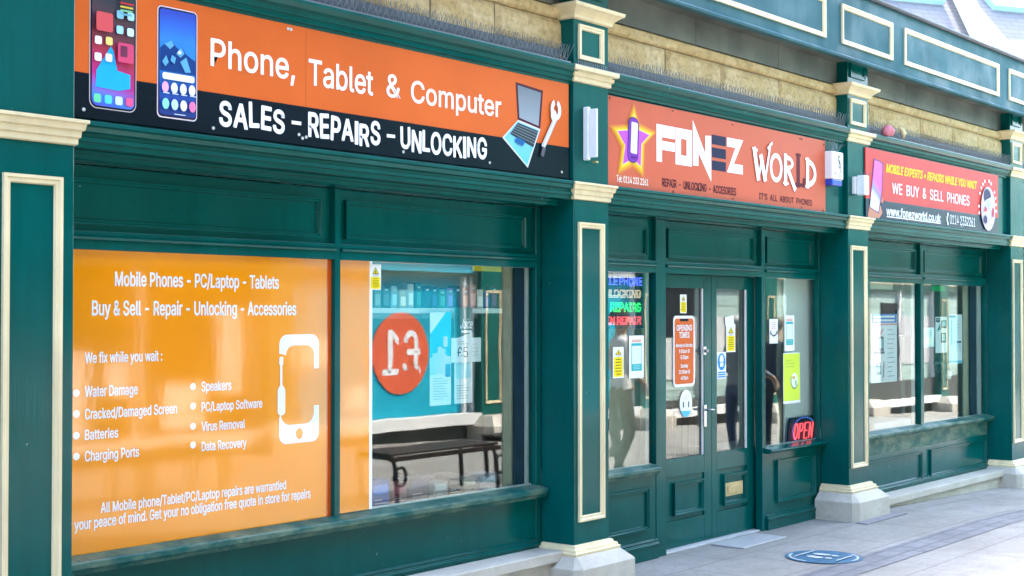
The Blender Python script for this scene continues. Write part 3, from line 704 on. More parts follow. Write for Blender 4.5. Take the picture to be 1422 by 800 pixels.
# second printed phone
pbx0, pbx1 = xf(216.5, ay), xf(272.3, ay); pbz0 = sum(at(x, y, ay)[1] for x, y in ((217, 163), (272, 168.5))) / 2; pbz1 = sum(at(x, y, ay)[1] for x, y in ((217, 6.5), (272, 17))) / 2
a = Art(ay); a.rect(pbx0, pbx1, pbz0, pbz1, pr((.72, .62, .68)), .022); a.rect(pbx0 + .005, pbx1 - .005, pbz0 + .006, pbz1 - .005, pr((.02, .02, .04)), .018)
pB = a.build('phone_picture', None, sg1)
PB_SCR = grad('blue_phone_screen', [(0, (.01, .03, .2)), (.3, (.01, .08, .42)), (.55, (.02, .22, .6)), (.75, (.02, .2, .75)), (1, (.02, .06, .45))], 2, .25, 0, .08)
a = Art(ay - .002); a.rect(pbx0 + .011, pbx1 - .011, pbz0 + .014, pbz1 - .012, PB_SCR, .014); a.build('phone_screen', None, pB)
a = Art(ay - .0032); W1, H1 = pbx1 - pbx0, pbz1 - pbz0
def q(u, v): return (pbx0 + W1 * u, pbz0 + H1 * v)
a.poly([q(.06, .42), q(.06, .62), q(.16, .66), q(.34, .70), q(.43, .66), q(.52, .63), q(.6, .655), q(.7, .6), q(.83, .57), q(.94, .55), q(.94, .42)], pr((.012, .05, .2)))
for P4 in ([(.16, .66), (.34, .70), (.40, .66), (.30, .62), (.22, .645)], [(.5, .62), (.58, .65), (.66, .6), (.56, .56), (.45, .585)], [(.55, .52), (.7, .57), (.82, .44), (.68, .43)], [(.1, .5), (.2, .56), (.26, .5), (.18, .46)], [(.34, .57), (.44, .55), (.4, .49), (.3, .52)]): a.poly([q(*k) for k in P4], pr((.12, .38, .62)))
a.poly([q(*k) for k in ((.47, .6), (.53, .625), (.58, .6), (.52, .585))], pr((.8, .84, .88)))
a.rect(*[q(.1, 0)[0], q(.9, 0)[0], q(0, .345)[1], q(0, .405)[1]], pr((.82, .84, .9)), .011)
for r, (v, cs) in enumerate(((.275, ((.8, .4, .6), (.75, .75, .78), (.75, .78, .75), (.8, .78, .7))), (.125, ((.25, .7, .5), (.5, .7, .85), (.8, .78, .6), (.8, .2, .4))))):
    for k, c in enumerate(cs): x, z = q(.17 + .22 * k, v + .0); a.ell(x, z, .0185, .024, pr(c), 18)
for k in range(4): x, z = q(.17 + .22 * k, .22); a.rect(x - .017, x + .017, z - .002, z + .002, pr((.6, .66, .75)))
a.rect(q(.36, 0)[0], q(.64, 0)[0], q(0, .035)[1], q(0, .042)[1], pr((.6, .65, .75)))
a.build('app_icons', None, pB)
# laptop and spanner picture (no face)
def f(a):
    P = lambda *L: [a.px(*k) for k in L]
    a.poly(P((716, 114), (754, 126), (750, 179), (719, 166)), pr((.07, .02, .035))); a.poly(P((718.5, 118), (751, 129), (747.5, 175), (721, 163.5)), grad('laptop_screen', [(0, (.45, .47, .5)), (.6, (.25, .27, .32)), (1, (.12, .13, .17))], 2))
    a.poly(P((719, 166.5), (750, 179.5), (732.5, 233), (697, 191)), pr((.62, .66, .72))); a.poly(P((718.5, 169), (748, 181), (731.5, 229.5), (700, 191)), grad('laptop_deck', [(0, (.1, .5, .8)), (.5, (.18, .5, .72)), (.7, (.22, .3, .32)), (1, (.3, .33, .36))], 2))
    a.poly(P((718.5, 170.5), (746.5, 182), (740, 205), (707.5, 186)), pr((.035, .05, .06)))
    for k in range(5):
        u = k / 4.6
        p, r = a.px(717 - 9 * u, 173 + 13 * u), a.px(745 - 5.5 * u, 184.5 + 17.5 * u); a.line([p, r], .006, pr((.16, .2, .22)))
    a.poly(P((717, 190), (728, 196.5), (724, 203.5), (713.5, 196.5)), pr((.02, .12, .32)))
    a.line(P((753, 203), (771, 162)), .035, pr((.5, .51, .55))); a.line(P((754, 202), (771, 162)), .012, pr((.74, .74, .77)))
    x, z = a.px(770, 153); a.arc(x, z, .052, .062, .03, 110, 430, pr((.66, .66, .69))); x2, z2 = a.px(767, 161); a.ell(x2, z2, .03, .035, pr((.66, .66, .69)), 20)
    a.line(P((753, 207), (751, 215)), .03, pr((.1, .1, .12)))
art(sg1, 'laptop_picture', ay, f)
screws(sg1, [at(x, y, ay) for x, y in ((116, 152), (296, 178), (420, 192), (425, 190.5), (560, 211), (680, 226), (780, 239), (400, 40), (404, 41), (415, 187))], ay, pr((.55, .55, .52)))
mb = MB(); jx = xf(424, ay); mb.box(jx - .0012, jx + .0012, SY - .0004, SY + .001, szm + .002, sz1 - .002, pr((.4, .1, .03))); mb.build('panel_joint', None, sg1)

# ---- salmon middle sign
sg2 = thing('sign_board', 'salmon sign with big white shop name over the double doors', 'shop sign', (8.7, .02, 2.45))
tx0, tx1 = PIL[1][1] + .006, xf(1147, SY); board(sg2, tx0, tx1, 2.462, 3.037, SY, .0415, SALMON)
def f(a):
    star = [(879.5, 160), (885, 179.5), (901.5, 187.5), (890, 200), (889, 232), (878, 221), (863.5, 229), (867, 202), (856, 181.5), (872, 180.5)]
    P = [a.px(*k) for k in star]; cx = sum(p[0] for p in P) / 10; cz = sum(p[1] for p in P) / 10
    for k, c in ((1.5, (.60, .16, .05)), (1.42, (.64, .22, .045)), (1.34, (.68, .30, .035)), (1.26, (.72, .40, .02)), (1.18, (.78, .52, .02)), (1.09, (.82, .62, .08)), (1.02, (.85, .66, .25)), (.97, (.50, .09, .52))):
        a.poly([(cx + (p[0] - cx) * k, cz + (p[1] - cz) * k) for p in P], pr(c))
    x0, z0 = a.px(870.5, 224); x1, z1 = a.px(885.5, 167); a.rect(x0, x1, z0 - .005, z1 + .012, pr((.05, .015, .12)), .05, rot=-.06); a.rect(x0 + .006, x1 - .006, z0 + .001, z1 + .006, pr((.17, .035, .36)), .045, rot=-.06)
    a.rect(x0 + .036, x1 - .016, z0 + .055, z1 - .02, pr((.74, .74, .85)), .01, rot=-.06)
    for k in range(3): a.ell(x0 + .045 + .022 * k, z0 + .03, .008, .008, pr((.07, .01, .18)), 10)
art(sg2, 'star_picture', ay, f)
def f(a): a.tpx('Tel: 0114 233 2261', 856, 242, 251.5, 900, 250, 258.5, pr((.84, .78, .68)), weight=.025)
art(sg2, 'lettering', ay, f)
zt_, zb_ = at(912, 172, ay)[1], at(912, 224, ay)[1]; H_ = zt_ - zb_
def G(x0, x1): X0, X1 = xf(x0, ay), xf(x1, ay); return lambda u, v: (X0 + (X1 - X0) * u, zb_ + H_ * v)
NV = pr((.012, .012, .05))
for g, polys, mt in (
        (G(912, 937.5), [[(0, 0), (.29, 0), (.29, .33), (1, .33), (1, .57), (.29, .57), (.29, .67), (1, .67), (1, 1), (0, 1)]], W_),
        (G(938.5, 961), [[(0, .72), (1, .72), (1, 1), (0, 1)], [(0, 0), (1, 0), (1, .27), (0, .27)], [(0, .271), (.33, .271), (.33, .719), (0, .719)], [(.68, .271), (1, .271), (1, .719), (.68, .719)]], W_),
        (G(962.5, 988), [[(0, .04), (0, 1.3), (.68, .42), (.68, .93), (1, .95), (1, -.34), (.3, .42), (.3, .05)]], W_),
        (G(989, 1008.5), [[(0, v0), (1, v0), (1, v1), (0, v1)] for v0, v1 in ((0, .27), (.36, .64), (.73, 1))], NV),
        (G(1010, 1032.5), [[(0, 1), (1, 1), (.42, .27), (.98, .27), (.98, 0), (0, 0), (.52, .74), (0, .74)]], W_)):
    art(sg2, 'letter', ay, lambda a: [a.poly([g(*k) for k in P], mt, same=i > 0) for i, P in enumerate(polys)])
zt_, zb_ = (at(1087, 214, ay)[1] + at(1117, 222, ay)[1]) / 2, (at(1069, 252, ay)[1] + at(1117, 258, ay)[1]) / 2; H_ = zt_ - zb_
LM = pr((.10, .006, .015)); SH = pr((.42, .075, .05))
def fancy(ch, xa, xb):
    g = G(xa, xb); wd = xf(xb, ay) - xf(xa, ay)
    def f(a):
        for dx, c in (((.007, SH), (0, W_)) if ch != 'L' else ((0, LM),)):
            k = lambda *L: [(g(*q)[0] + dx, g(*q)[1] - dx) for q in L]
            if ch == 'W':
                a.line(k((.05, 1.02), (.28, .02)), .05, c); a.line(k((.28, .02), (.5, .8)), .024, c); a.line(k((.42, .8), (.66, .02)), .05, c); a.line(k((.66, .02), (.97, 1.28)), .024, c); a.line(k((-.06, 1.03), (.2, .99)), .018, c); a.line(k((.82, 1.12), (1.06, 1.34)), .022, c)
            if ch == 'O': x, z = k((.5, .5))[0]; a.arc(x, z, wd * .5, H_ * .52, .036, 0, 360, c, 36)
            if ch == 'R': a.line(k((.2, -.02), (.2, 1.0)), .048, c); x, z = k((.25, .74))[0]; a.arc(x, z, wd * .62, H_ * .27, .034, -92, 92, c, 16); a.line(k((.4, .5), (.98, -.16)), .044, c); a.line(k((0, 0), (.42, 0)), .016, c)
            if ch == 'D': a.line(k((.2, 0), (.2, 1.0)), .048, c); x, z = k((.2, .5))[0]; a.arc(x, z, wd * .8, H_ * .52, .042, -91, 91, c, 22); a.line(k((0, 0), (.3, 0)), .016, c); a.line(k((0, 1), (.3, 1)), .016, c)
            if ch == 'L': a.line(k((.35, .0), (.35, 1.08)), .056, c); a.line(k((.1, 1.1), (.6, 1.1)), .018, c); a.line(k((.05, .02), (.95, .02)), .026, c); a.line(k((.93, 0), (.96, .24)), .036, c)
    art(sg2, 'letter', ay, f)
for ch, xa, xb in (('W', 1046, 1070), ('O', 1069.5, 1087), ('R', 1087.5, 1104), ('D', 1118.5, 1133.5), ('L', 1104.5, 1117.5)): fancy(ch, xa, xb)
MAROON = pr((.06, .006, .02))
def f(a): a.tpx('REPAIR  -  UNLOCKING  -  ACCESORIES', 919.5, 247.5, 258.5, 1022, 261.5, 271.5, MAROON, weight=0.03)
art(sg2, 'lettering', ay, f)
def f(a): a.tpx("IT'S  ALL  ABOUT  PHONES", 1054, 268.5, 276.5, 1127.5, 277.5, 285.5, MAROON, weight=0.03)
art(sg2, 'lettering', ay, f)
screws(sg2, [at(x, y, ay) for x, y in ((934, 154), (1017, 173.5), (1111, 192.5), (1113.5, 193.5), (1144, 201), (935, 266), (1018, 276), (1113, 288), (847, 136), (1143, 292))], ay, pr((.2, .07, .05)))

# ---- red right sign
S3 = -.014
sg3 = thing('sign_board', 'red and navy sign with yellow slogan and web address over the right windows', 'shop sign', (12.5, 0, 2.46))
ux0, ux1 = xf(1203, S3), xf(1387, S3); uz0 = 2.468; uz1 = 3.048
usp = sum(at(x, y, S3)[1] for x, y in ((1223, 278.5), (1387, 302.5))) / 2
board(sg3, ux0, ux1, usp + .0004, uz1, S3, -.004, RED_S, 'red_panel'); board(sg3, ux0, ux1, uz0, usp, S3, -.004, NAVY_S, 'navy_panel'); board(sg3, PIL[2][1] + .03, ux1 - .03, uz0 + .02, uz1 - .02, -.0035, .0415, EDGE, 'batten')
a3 = S3 - .0006
def f(a): a.tpx('MOBILE EXPERTS • REPAIRS WHILE YOU WAIT', 1230.5, 229, 240.5, 1355.5, 251.5, 261, YEL, weight=.045, shear=.25)
art(sg3, 'lettering', a3, f)
def f(a): a.tpx('WE  BUY  &  SELL  PHONES', 1239, 252, 268.5, 1346, 274, 286, W_, weight=.012)
art(sg3, 'lettering', a3, f)
def f(a):
    a.tpx('www.fonezworld.co.uk', 1231, 287, 299.5, 1306, 298, 308, W_, weight=.04); p, q_ = a.px(1231, 301.5), a.px(1306, 309.5); a.rect(p[0], q_[0], (p[1] + q_[1]) / 2 - .004, (p[1] + q_[1]) / 2 + .004, W_)
art(sg3, 'lettering', a3, f)
def f(a):
    a.tpx('0114 2332261', 1319, 298, 311.5, 1354, 303, 314.5, W_, weight=.0)
    x, z = a.px(1315.5, 304); a.arc(x + .03, z, .05, .05, .02, 110, 250, W_); a.rect(x - .01, x + .022, z + .033, z + .056, W_, .006); a.rect(x - .01, x + .022, z - .056, z - .033, W_, .006)
art(sg3, 'lettering', a3, f)
def f(a):
    P = lambda *L: [a.px(*k) for k in L]
    a.poly(P((1205, 302), (1207, 284), (1212, 290), (1223, 286), (1225, 296), (1221, 303)), pr((.5, .22, .15))); a.poly(P((1222, 280), (1227, 273), (1226, 283)), pr((.45, .16, .12)))
    a.poly(P((1213.5, 220), (1226, 226.5), (1225, 264), (1220, 296.5), (1207, 288)), pr((.05, .03, .16)))
art(sg3, 'hand_picture', a3, f)
def f(a): a.poly([a.px(*k) for k in ((1214.2, 221.5), (1225.3, 227.5), (1224.3, 264), (1219.5, 294.5), (1208, 287.5))], grad('bright_phone_screen', [(0, (.72, .25, .2)), (.22, (.75, .72, .78)), (.45, (.68, .62, .8)), (.6, (.2, .2, .75)), (.8, (.65, .02, .5)), (1, (.6, .01, .5))], 2, .25, .35, .1))
art(sg3, 'phone_screen', a3 - .003, f)
def f(a):
    ex, ez = a.px(1371, 290); rx = .19; rz = .215
    for k in range(15):
        an = R(196 - k * 14.5); x, z = ex + 1.18 * rx * math.cos(an), ez + 1.2 * rz * math.sin(an) + .02
        a.rect(x - .012, x + .012, z - .016, z + .016, W_, rot=an - math.pi / 2) if k not in (2, 7, 10) else None
    a.ell(ex, ez, rx, rz, pr((.7, .6, .64))); a.ell(ex, ez - .01, rx * .93, rz * .9, pr((.52, .42, .5))); a.ell(ex - .03, ez + .12, .1, .075, pr((.02, .02, .08))); a.rect(ex - .08, ex + .10, ez - .02, ez + .10, pr((.55, .6, .68)), .02, rot=.25)
    bars(a, ex - .05, ex + .07, ez - .005, ez + .085, 5, pr((.25, .28, .34))); a.ell(ex + .12, ez - .03, .03, .05, pr((.45, .04, .08))); a.ell(ex - .09, ez - .11, .05, .04, pr((.03, .03, .1))); a.poly([(ex - .02, ez - .15), (ex + .12, ez - .07), (ex + .1, ez - .14)], pr((.75, .72, .76)))
    a.poly([(ex - .14, ez - .04), (ex - .03, ez - .02), (ex - .08, ez + .02)], pr((.6, .06, .08)))
art(sg3, 'emblem', a3, f)
screws(sg3, [at(x, y, a3) for x, y in ((1260, 305), (1300, 309), (1338, 313), (1335, 314))], a3, pr((.6, .6, .6)))

# ================================================================== WINDOW VINYL
def vinyl_mat(name, c):
    m, t, p = nodes(name); v = coord(t)
    t.links.new(ramp(t, noise_n(t, v, 1.2, 3), [(.3, sc3(c, .93)), (.7, sc3(c, 1.07))]), p.inputs['Base Color'])
    p.inputs['Roughness'].default_value = .065; p.inputs['Specular IOR Level'].default_value = .7
    b = N(t, 'ShaderNodeBump'); b.inputs['Strength'].default_value = .03; b.inputs['Distance'].default_value = .02
    t.links.new(noise_n(t, coord(t, (3, 3, 1.2)), 2.2, 3), b.inputs['Height']); t.links.new(b.outputs[0], p.inputs['Normal'])
    return m
VIN = vinyl_mat('orange_window_vinyl', (.84, .275, .0002)); VINR = vinyl_mat('red_orange_vinyl', (.62, .09, .004))
VW = vinyl_mat('white_vinyl', (.82, .82, .86))
VY = YG - .003
wv = thing('window_graphic', 'big orange window vinyl listing phone, laptop and tablet repairs', 'window graphic', (4.3, VY, .6))
vx1 = xf(460, VY); mb = MB(); mb.box(PIL[0][1] + .091, vx1 - .032, VY, VY + .002, .612, 1.955, VIN); mb.build('vinyl_sheet', None, wv)
mb = MB(); mb.box(vx1 - .0315, vx1, VY, VY + .002, .612, 1.955, VINR); mb.build('edge_strip', None, wv)
vy = VY - .0004
def line(*L):
    for l in L: art(wv, 'lettering', vy, lambda a: a.tpx(*l[:7], VW, **(l[7] if len(l) > 7 else {})), step=.0004)
B_ = dict(weight=.03)
line(('Mobile Phones - PC/Laptop - Tablets', 160, 376, 396.5, 387, 385, 401, B_)); line(('Buy & Sell - Repair - Unlocking - Accessories', 128, 416, 437, 411, 421.5, 438, B_)); line(('We fix while you wait :', 118, 489, 504, 225, 488, 501, B_))
line(('Water Damage', 118, 536, 551.5, 191, 534, 547, B_), ('Cracked/Damaged Screen', 118, 566.5, 581.5, 245.5, 562, 574.5, B_), ('Batteries', 118, 597, 611, 164, 594, 607, B_), ('Charging Ports', 118, 626, 640.5, 193, 621, 634, B_))
line(('Speakers', 280, 530, 543.5, 321, 528.5, 541, B_), ('PC/Laptop Software', 280, 558.5, 571, 364, 554.5, 566, B_), ('Virus Removal', 280, 586.5, 599, 340, 582, 594, B_), ('Data Recovery', 280, 613.5, 626, 342, 609, 621, B_))
line(('All Mobile phone/Tablet/PC/Laptop repairs are warrantied', 140, 697, 711, 397, 668, 680, B_)); line(('for your peace of mind. Get your no obligation free quote in store for repairs', 85, 722, 737.5, 431, 681, 692.5, B_))
def f(a):
    for k, (x, y) in enumerate(((106, 546), (106, 575), (106, 605), (106, 634), (268, 537), (268, 564), (268, 592), (268, 618))): p = a.px(x, y); a.ell(p[0], p[1], .0165, .0165, VW, 18, same=k > 0)
art(wv, 'bullet_points', vy, f, step=.0004)
def f(a):
    x0, x1 = xf(388, a.y), xf(443, a.y); zt = (a.px(388, 465)[1] + a.px(443, 464)[1]) / 2; zb = (a.px(388, 617)[1] + a.px(443, 612.5)[1]) / 2; t_ = .055; H = zt - zb
    def arcpts(cx, cz, r, a0, a1): return [(cx + r * math.cos(R(q)), cz + r * math.sin(R(q))) for q in range(a0, a1 + (1 if a1 > a0 else -1), 15 if a1 > a0 else -15)]
    zl, zr = zt - H * .175, zt - H * .32
    a.poly([(x0, zl)] + arcpts(x0 + .05, zt - .05, .05, 180, 90) + arcpts(x1 - .05, zt - .05, .05, 90, 0) + [(x1, zr), (x1 - t_ * .62, zr)] + arcpts(x1 - t_ * .62 - .05, zt - H * .10 - .05, .05, 0, 90) + arcpts(x0 + t_ * .62 + .06, zt - H * .10 - .05, .05, 90, 180) + [(x0 + t_ * .35, zl)], VW)
    zl, zr = zb + H * .24, zb + H * .335
    lo = [(x0, zl)] + arcpts(x0 + .045, zb + .045, .045, 180, 270) + arcpts(x1 - .045, zb + .045, .045, 270, 360) + [(x1, zr), (x1 - t_ * .62, zr)] + arcpts(x1 - t_ * .62 - .06, zb + H * .17 + .06, .06, 360, 270) + arcpts(x0 + .07, zb + H * .17 + .06, .06, 270, 180)
    a.poly(lo, VW)
    a.ell((x0 + x1) / 2, zb + H * .085, .024, .028, VIN, 20)
    sx = xf(390.5, a.y); a.rect(sx - .007, sx + .007, zt - H * .47, zt - H * .21, VW, .004); a.rect(sx - .013, sx + .013, zt - H * .28, zt - H * .20, VW, .008); a.rect(sx - .024, sx + .026, zt - H * .735, zt - H * .475, VW, .02); a.rect(sx - .014, sx + .016, zt - H * .50, zt - H * .466, VW, .006)
art(wv, 'phone_symbol', vy, f, step=.0004)
ws = thing('window_graphic', 'narrow orange vinyl strip with white edge along the priced window', 'window graphic', (5.25, VY, .6))
mb = MB(); mb.box(MX[1] - .01, xf(513, VY), VY, VY + .002, .628, 1.955, VIN); mb.build('vinyl_sheet', None, ws); mb = MB(); mb.box(xf(513, VY) + .0003, xf(517, VY), VY, VY + .002, .628, 1.955, VW); mb.build('edge_strip', None, ws)

# ================================================================== NOTICES ON THE GLASS
def sheet(name, label, cat, x0, y0, x1, y1, Y, mat=None, group=None, r=0.0, zs=None):
    """a sheet of paper whose corners the photo shows at pixels (x0, y0) and (x1, y1), hung on plane Y"""
    X0, X1 = xf(x0, Y), xf(x1, Y); xm = (x0 + x1) / 2
    Z1, Z0 = at(xm, y0, Y)[1], at(xm, y1, Y)[1]
    t = thing(name, label, cat, ((X0 + X1) / 2, Y, Z0), group)
    if mat is not None:
        mb = MB()
        if r: 
            b = Art(Y, step=0); b.rect(X0, X1, Z0, Z1, mat, r)
            mb.loft([[(v[0], Y, v[2]) for v in b.v], [(v[0], Y + .0018, v[2]) for v in b.v]], mat)
        else: mb.box(X0, X1, Y, Y + .0012, Z0, Z1, mat)
        mb.build('paper' if not r else 'board', None, t)
    return t, X0, X1, Z0, Z1
def warn(label, x0, y0, x1, y1, Y, split=.5):
    t, X0, X1, Z0, Z1 = sheet('warning_notice', label, 'notice', x0, y0, x1, y1, Y, WP, 'yellow warning notices on the glass')
    a = Art(Y - .0004, step=.0004); W, H = X1 - X0, Z1 - Z0; zs = Z0 + H * split
    a.rect(X0 + W * .08, X1 - W * .08, Z0 + H * .04, zs, YEL)
    cx = (X0 + X1) / 2; hz = (Z1 - zs) * .55; b = zs + (Z1 - zs) * .22
    a.poly([(cx - W * .3, b), (cx + W * .3, b), (cx, b + hz)], INK); a.poly([(cx - W * .22, b + hz * .1), (cx + W * .22, b + hz * .1), (cx, b + hz * .85)], YEL); a.ell(cx, b + hz * .35, W * .05, hz * .2, INK, 10)
    bars(a, X0 + W * .15, X1 - W * .15, Z0 + H * .08, zs - H * .03, 6, INK, .22, 3, True); bars(a, X0 + W * .2, X1 - W * .2, zs + H * .01, b - H * .005, 2, GREYINK, .3, 3, True)
    a.build('print', None, t)
GO = YG - .0045; DO = YD + .0165
warn('yellow and white warning notice at the top corner of the priced window', 513.5, 367, 529, 402.5, GO)
warn('faded yellow warning notice in the window left of the doors', 851, 482, 866, 525, GO, .68)
warn('small yellow warning notice above the orange opening times board', 944.5, 409, 953.5, 435, DO, .6)
warn('yellow warning notice under the tilted blank paper on the right door', 1008.5, 450, 1021, 489, DO, .58)
def qr(label, x0, y0, x1, y1, Y):
    t, X0, X1, Z0, Z1 = sheet('check_in_poster', label, 'poster', x0, y0, x1, y1, Y, WP, 'white and turquoise check-in posters')
    a = Art(Y - .0004, step=.0004); W, H = X1 - X0, Z1 - Z0
    bars(a, X0 + W * .18, X1 - W * .18, Z1 - H * .16, Z1 - H * .09, 2, pr((.7, .32, .25)), .7, 2, True)
    a.rect(X0 + W * .15, X1 - W * .15, Z0 + H * .17, Z1 - H * .18, TEALP); a.rect(X0 + W * .18, X1 - W * .18, Z0 + H * .33, Z1 - H * .24, pr((.66, .76, .82)))
    bars(a, X0 + W * .22, X1 - W * .22, Z0 + H * .20, Z0 + H * .31, 3, pr((.4, .66, .68)), .3, 5, True); a.build('print', None, t)
qr('white and turquoise poster in the window left of the doors', 873.5, 466, 894, 525, GO); qr('white and turquoise poster in the window right of the doors, above the lime poster', 1089.5, 438, 1103, 487.5, GO)
# opening times board, shaped like a phone
t, X0, X1, Z0, Z1 = sheet('opening_times_board', 'orange phone shaped opening times board with white rim on the left door', 'sign', 935, 438.5, 964.5, 537, DO, pr((.82, .82, .83)), None, .035)
a = Art(DO - .0006, step=.0005); W, H = X1 - X0, Z1 - Z0
a.rect(X0 + .016, X1 - .016, Z0 + .02, Z1 - .02, ORANGE_S, .024); a.rect(X0 + W * .3, X1 - W * .3, Z1 - .04, Z1 - .021, INK, .006); a.build('screen', None, t)
for body, v, h, k in (('OPENING', .79, .04, .72), ('TIMES', .69, .04, .48), ('Monday to Saturday', .56, .024, .78), ('9:00am til', .475, .026, .5), ('5:30pm', .39, .026, .36), ('Sunday', .27, .026, .34), ('11:00am til', .185, .026, .52), ('4:00pm', .10, .026, .34)):
    cx = (X0 + X1) / 2; a = Art(DO - .0016, step=.0005); a.text(body, cx - W * k / 2, cx + W * k / 2, Z0 + H * v, Z0 + H * v + h, W_, weight=.03); a.build('lettering', None, t)
# round sticker
cx, cz = at(952.5, 560, DO); rx, rz = (xf(961, DO) - xf(944, DO)) / 2, .098
t = thing('round_sticker', 'round white sticker with blue foot under the opening times board', 'sticker', (cx, DO, cz - rz))
a = Art(DO, step=.0004); a.ell(cx, cz, rx, rz, WP); a.poly([(cx + rx * math.cos(R(q)), cz + rz * math.sin(R(q))) for q in range(212, 329, 8)], pr((.12, .5, .72)))
for s in (-1, 1): a.rect(cx + s * .035 - .007, cx + s * .035 + .007, cz - .03, cz + .012, INK, .004)
bars(a, cx - .05, cx + .05, cz + .025, cz + .065, 3, pr((.6, .45, .45)), .3, 3, True); a.build('print', None, t)
t, X0, X1, Z0, Z1 = sheet('blank_paper', 'tilted blank white paper on the right door', 'paper', 1007, 439, 1019, 452, DO)
a = Art(DO + .0006, step=.0004); a.rect(X0, X1, Z0, Z1, WP, rot=.12); a.build('sheet', None, t)
# blue mask notice
t, X0, X1, Z0, Z1 = sheet('mask_notice', 'blue and white face mask notice on the right door', 'notice', 995.5, 489, 1008, 526, DO, WP)
a = Art(DO - .0004, step=.0004); W, H = X1 - X0, Z1 - Z0; cx, cz = (X0 + X1) / 2, Z0 + H * .64; r_ = W * .43
a.ell(cx, cz, r_, H * .32, BLUEP); a.ell(cx, cz + .012, r_ * .5, H * .2, WP, 20); a.rect(cx - r_ * .5, cx + r_ * .5, cz - .045, cz + .0, BLUEP, .01); a.rect(cx - r_ * .42, cx + r_ * .42, cz - .038, cz - .006, WP, .01)
for k in range(3): z = Z0 + H * (.05 + .085 * k); a.rect(X0 + W * .08, X1 - W * .08, z, z + H * .045, BLUEP)
a.build('print', None, t)
# right sidelight
t, X0, X1, Z0, Z1 = sheet('small_notice', 'small white notice with pink print at the left of the OPEN sign window', 'notice', 1068.5, 443, 1080, 477, GO, WP)
a = Art(GO - .0004, step=.0004); bars(a, X0 + .02, X1 - .02, Z0 + .11, Z1 - .02, 4, pr((.75, .42, .5)), .4, 3, True); a.arc((X0 + X1) / 2, Z0 + .09, .05, .035, .01, 200, 340, INK)
for s in (-1, 1): a.ell((X0 + X1) / 2 + s * .05, Z0 + .085, .008, .016, INK, 10)
a.build('print', None, t)
t, X0, X1, Z0, Z1 = sheet('lime_poster', 'lime yellow poster with small white emblem above the OPEN sign', 'poster', 1087.5, 490, 1110.5, 560, GO, WP)
a = Art(GO - .0004, step=.0004); W, H = X1 - X0, Z1 - Z0; a.rect(X0 + .004, X1 - .004, Z0 + H * .05, Z1 - .006, pr((.62, .76, .08))); cx, cz = X0 + W * .66, Z0 + H * .45
a.ell(cx, cz, .055, .06, pr((.75, .8, .74)), 20); a.arc(cx, cz, .066, .07, .012, 150, 330, pr((.12, .3, .12))); a.rect(cx - .04, cx + .01, cz + .01, cz + .035, pr((.65, .45, .1)), .006); a.ell(cx + .02, cz - .02, .018, .025, pr((.3, .5, .35)), 12); bars(a, X0 + .03, X1 - .08, Z1 - .12, Z1 - .05, 3, pr((.5, .6, .1)), .4); a.build('print', None, t)

# ---- lit LED panel
def dots(a, body, x0, x1, z0, z1, mat, sp=.0095, sz=.0031, weight=0.0):
    vs, fs = glyphs(body, weight); hv, _ = glyphs('H', weight); cap = max(v[1] for v in hv); xa = min(v[0] for v in vs); xb = max(v[0] for v in vs)
    ed = {}
    for f_ in fs:
        for k in range(len(f_)): e = tuple(sorted((f_[k], f_[(k + 1) % len(f_)]))); ed[e] = ed.get(e, 0) + 1
    y = a.lay(); cells = set()
    for (i, j), n in ed.items():
        if n > 1: continue
        p, q_ = [(x0 + (x1 - x0) * (vs[k][0] - xa) / (xb - xa), z0 + (z1 - z0) * vs[k][1] / cap) for k in (i, j)]
        L = math.hypot(q_[0] - p[0], q_[1] - p[1]); m_ = max(1, int(L / sp * 2))
        for s in range(m_ + 1): cells.add((round((p[0] + (q_[0] - p[0]) * s / m_) / sp), round((p[1] + (q_[1] - p[1]) * s / m_) / sp)))
    for cx, cz in sorted(cells):
        X, Z = cx * sp, cz * sp; a.add([(X - sz, y, Z - sz), (X + sz, y, Z - sz), (X + sz, y, Z + sz), (X - sz, y, Z + sz)], [(0, 1, 2, 3)], mat)
LY = YG + .04
led = thing('led_sign', 'lit LED sign in blue, white, green and red dots behind the left door window', 'LED sign', (7.8, LY, 1.56))
lx1 = xf(894, LY); lx0 = lx1 - 1.05; lz1 = at(893, 378, LY)[1]; lz0 = at(893, 456, LY)[1]
mb = MB(); mb.box(lx0, lx1, LY, LY + .03, lz0, lz1, plain('dark_led_panel', (.012, .016, .03), .25)); mb.build('panel', None, led)
for body, y0, y1, xr, wd, c, s in (('MOBILE PHONE', 386, 397, 891, .60, (.06, .10, 1), .5), ('UNLOCKING', 403, 413.5, 889.5, .48, (1, .75, .5), .1), ('REPAIRS', 421, 432, 889.5, .36, (.03, 1, .2), .18), ('SCREEN REPAIR', 439.5, 449.5, 889.5, .62, (1, .08, .11), .28)):
    a = Art(LY - .001); x1 = xf(xr, LY); dots(a, body, x1 - wd, x1, at(xr, y1, LY)[1], at(xr, y0, LY)[1], glow('led_' + body.split()[0].lower(), c, s)); a.build('lettering', None, led)
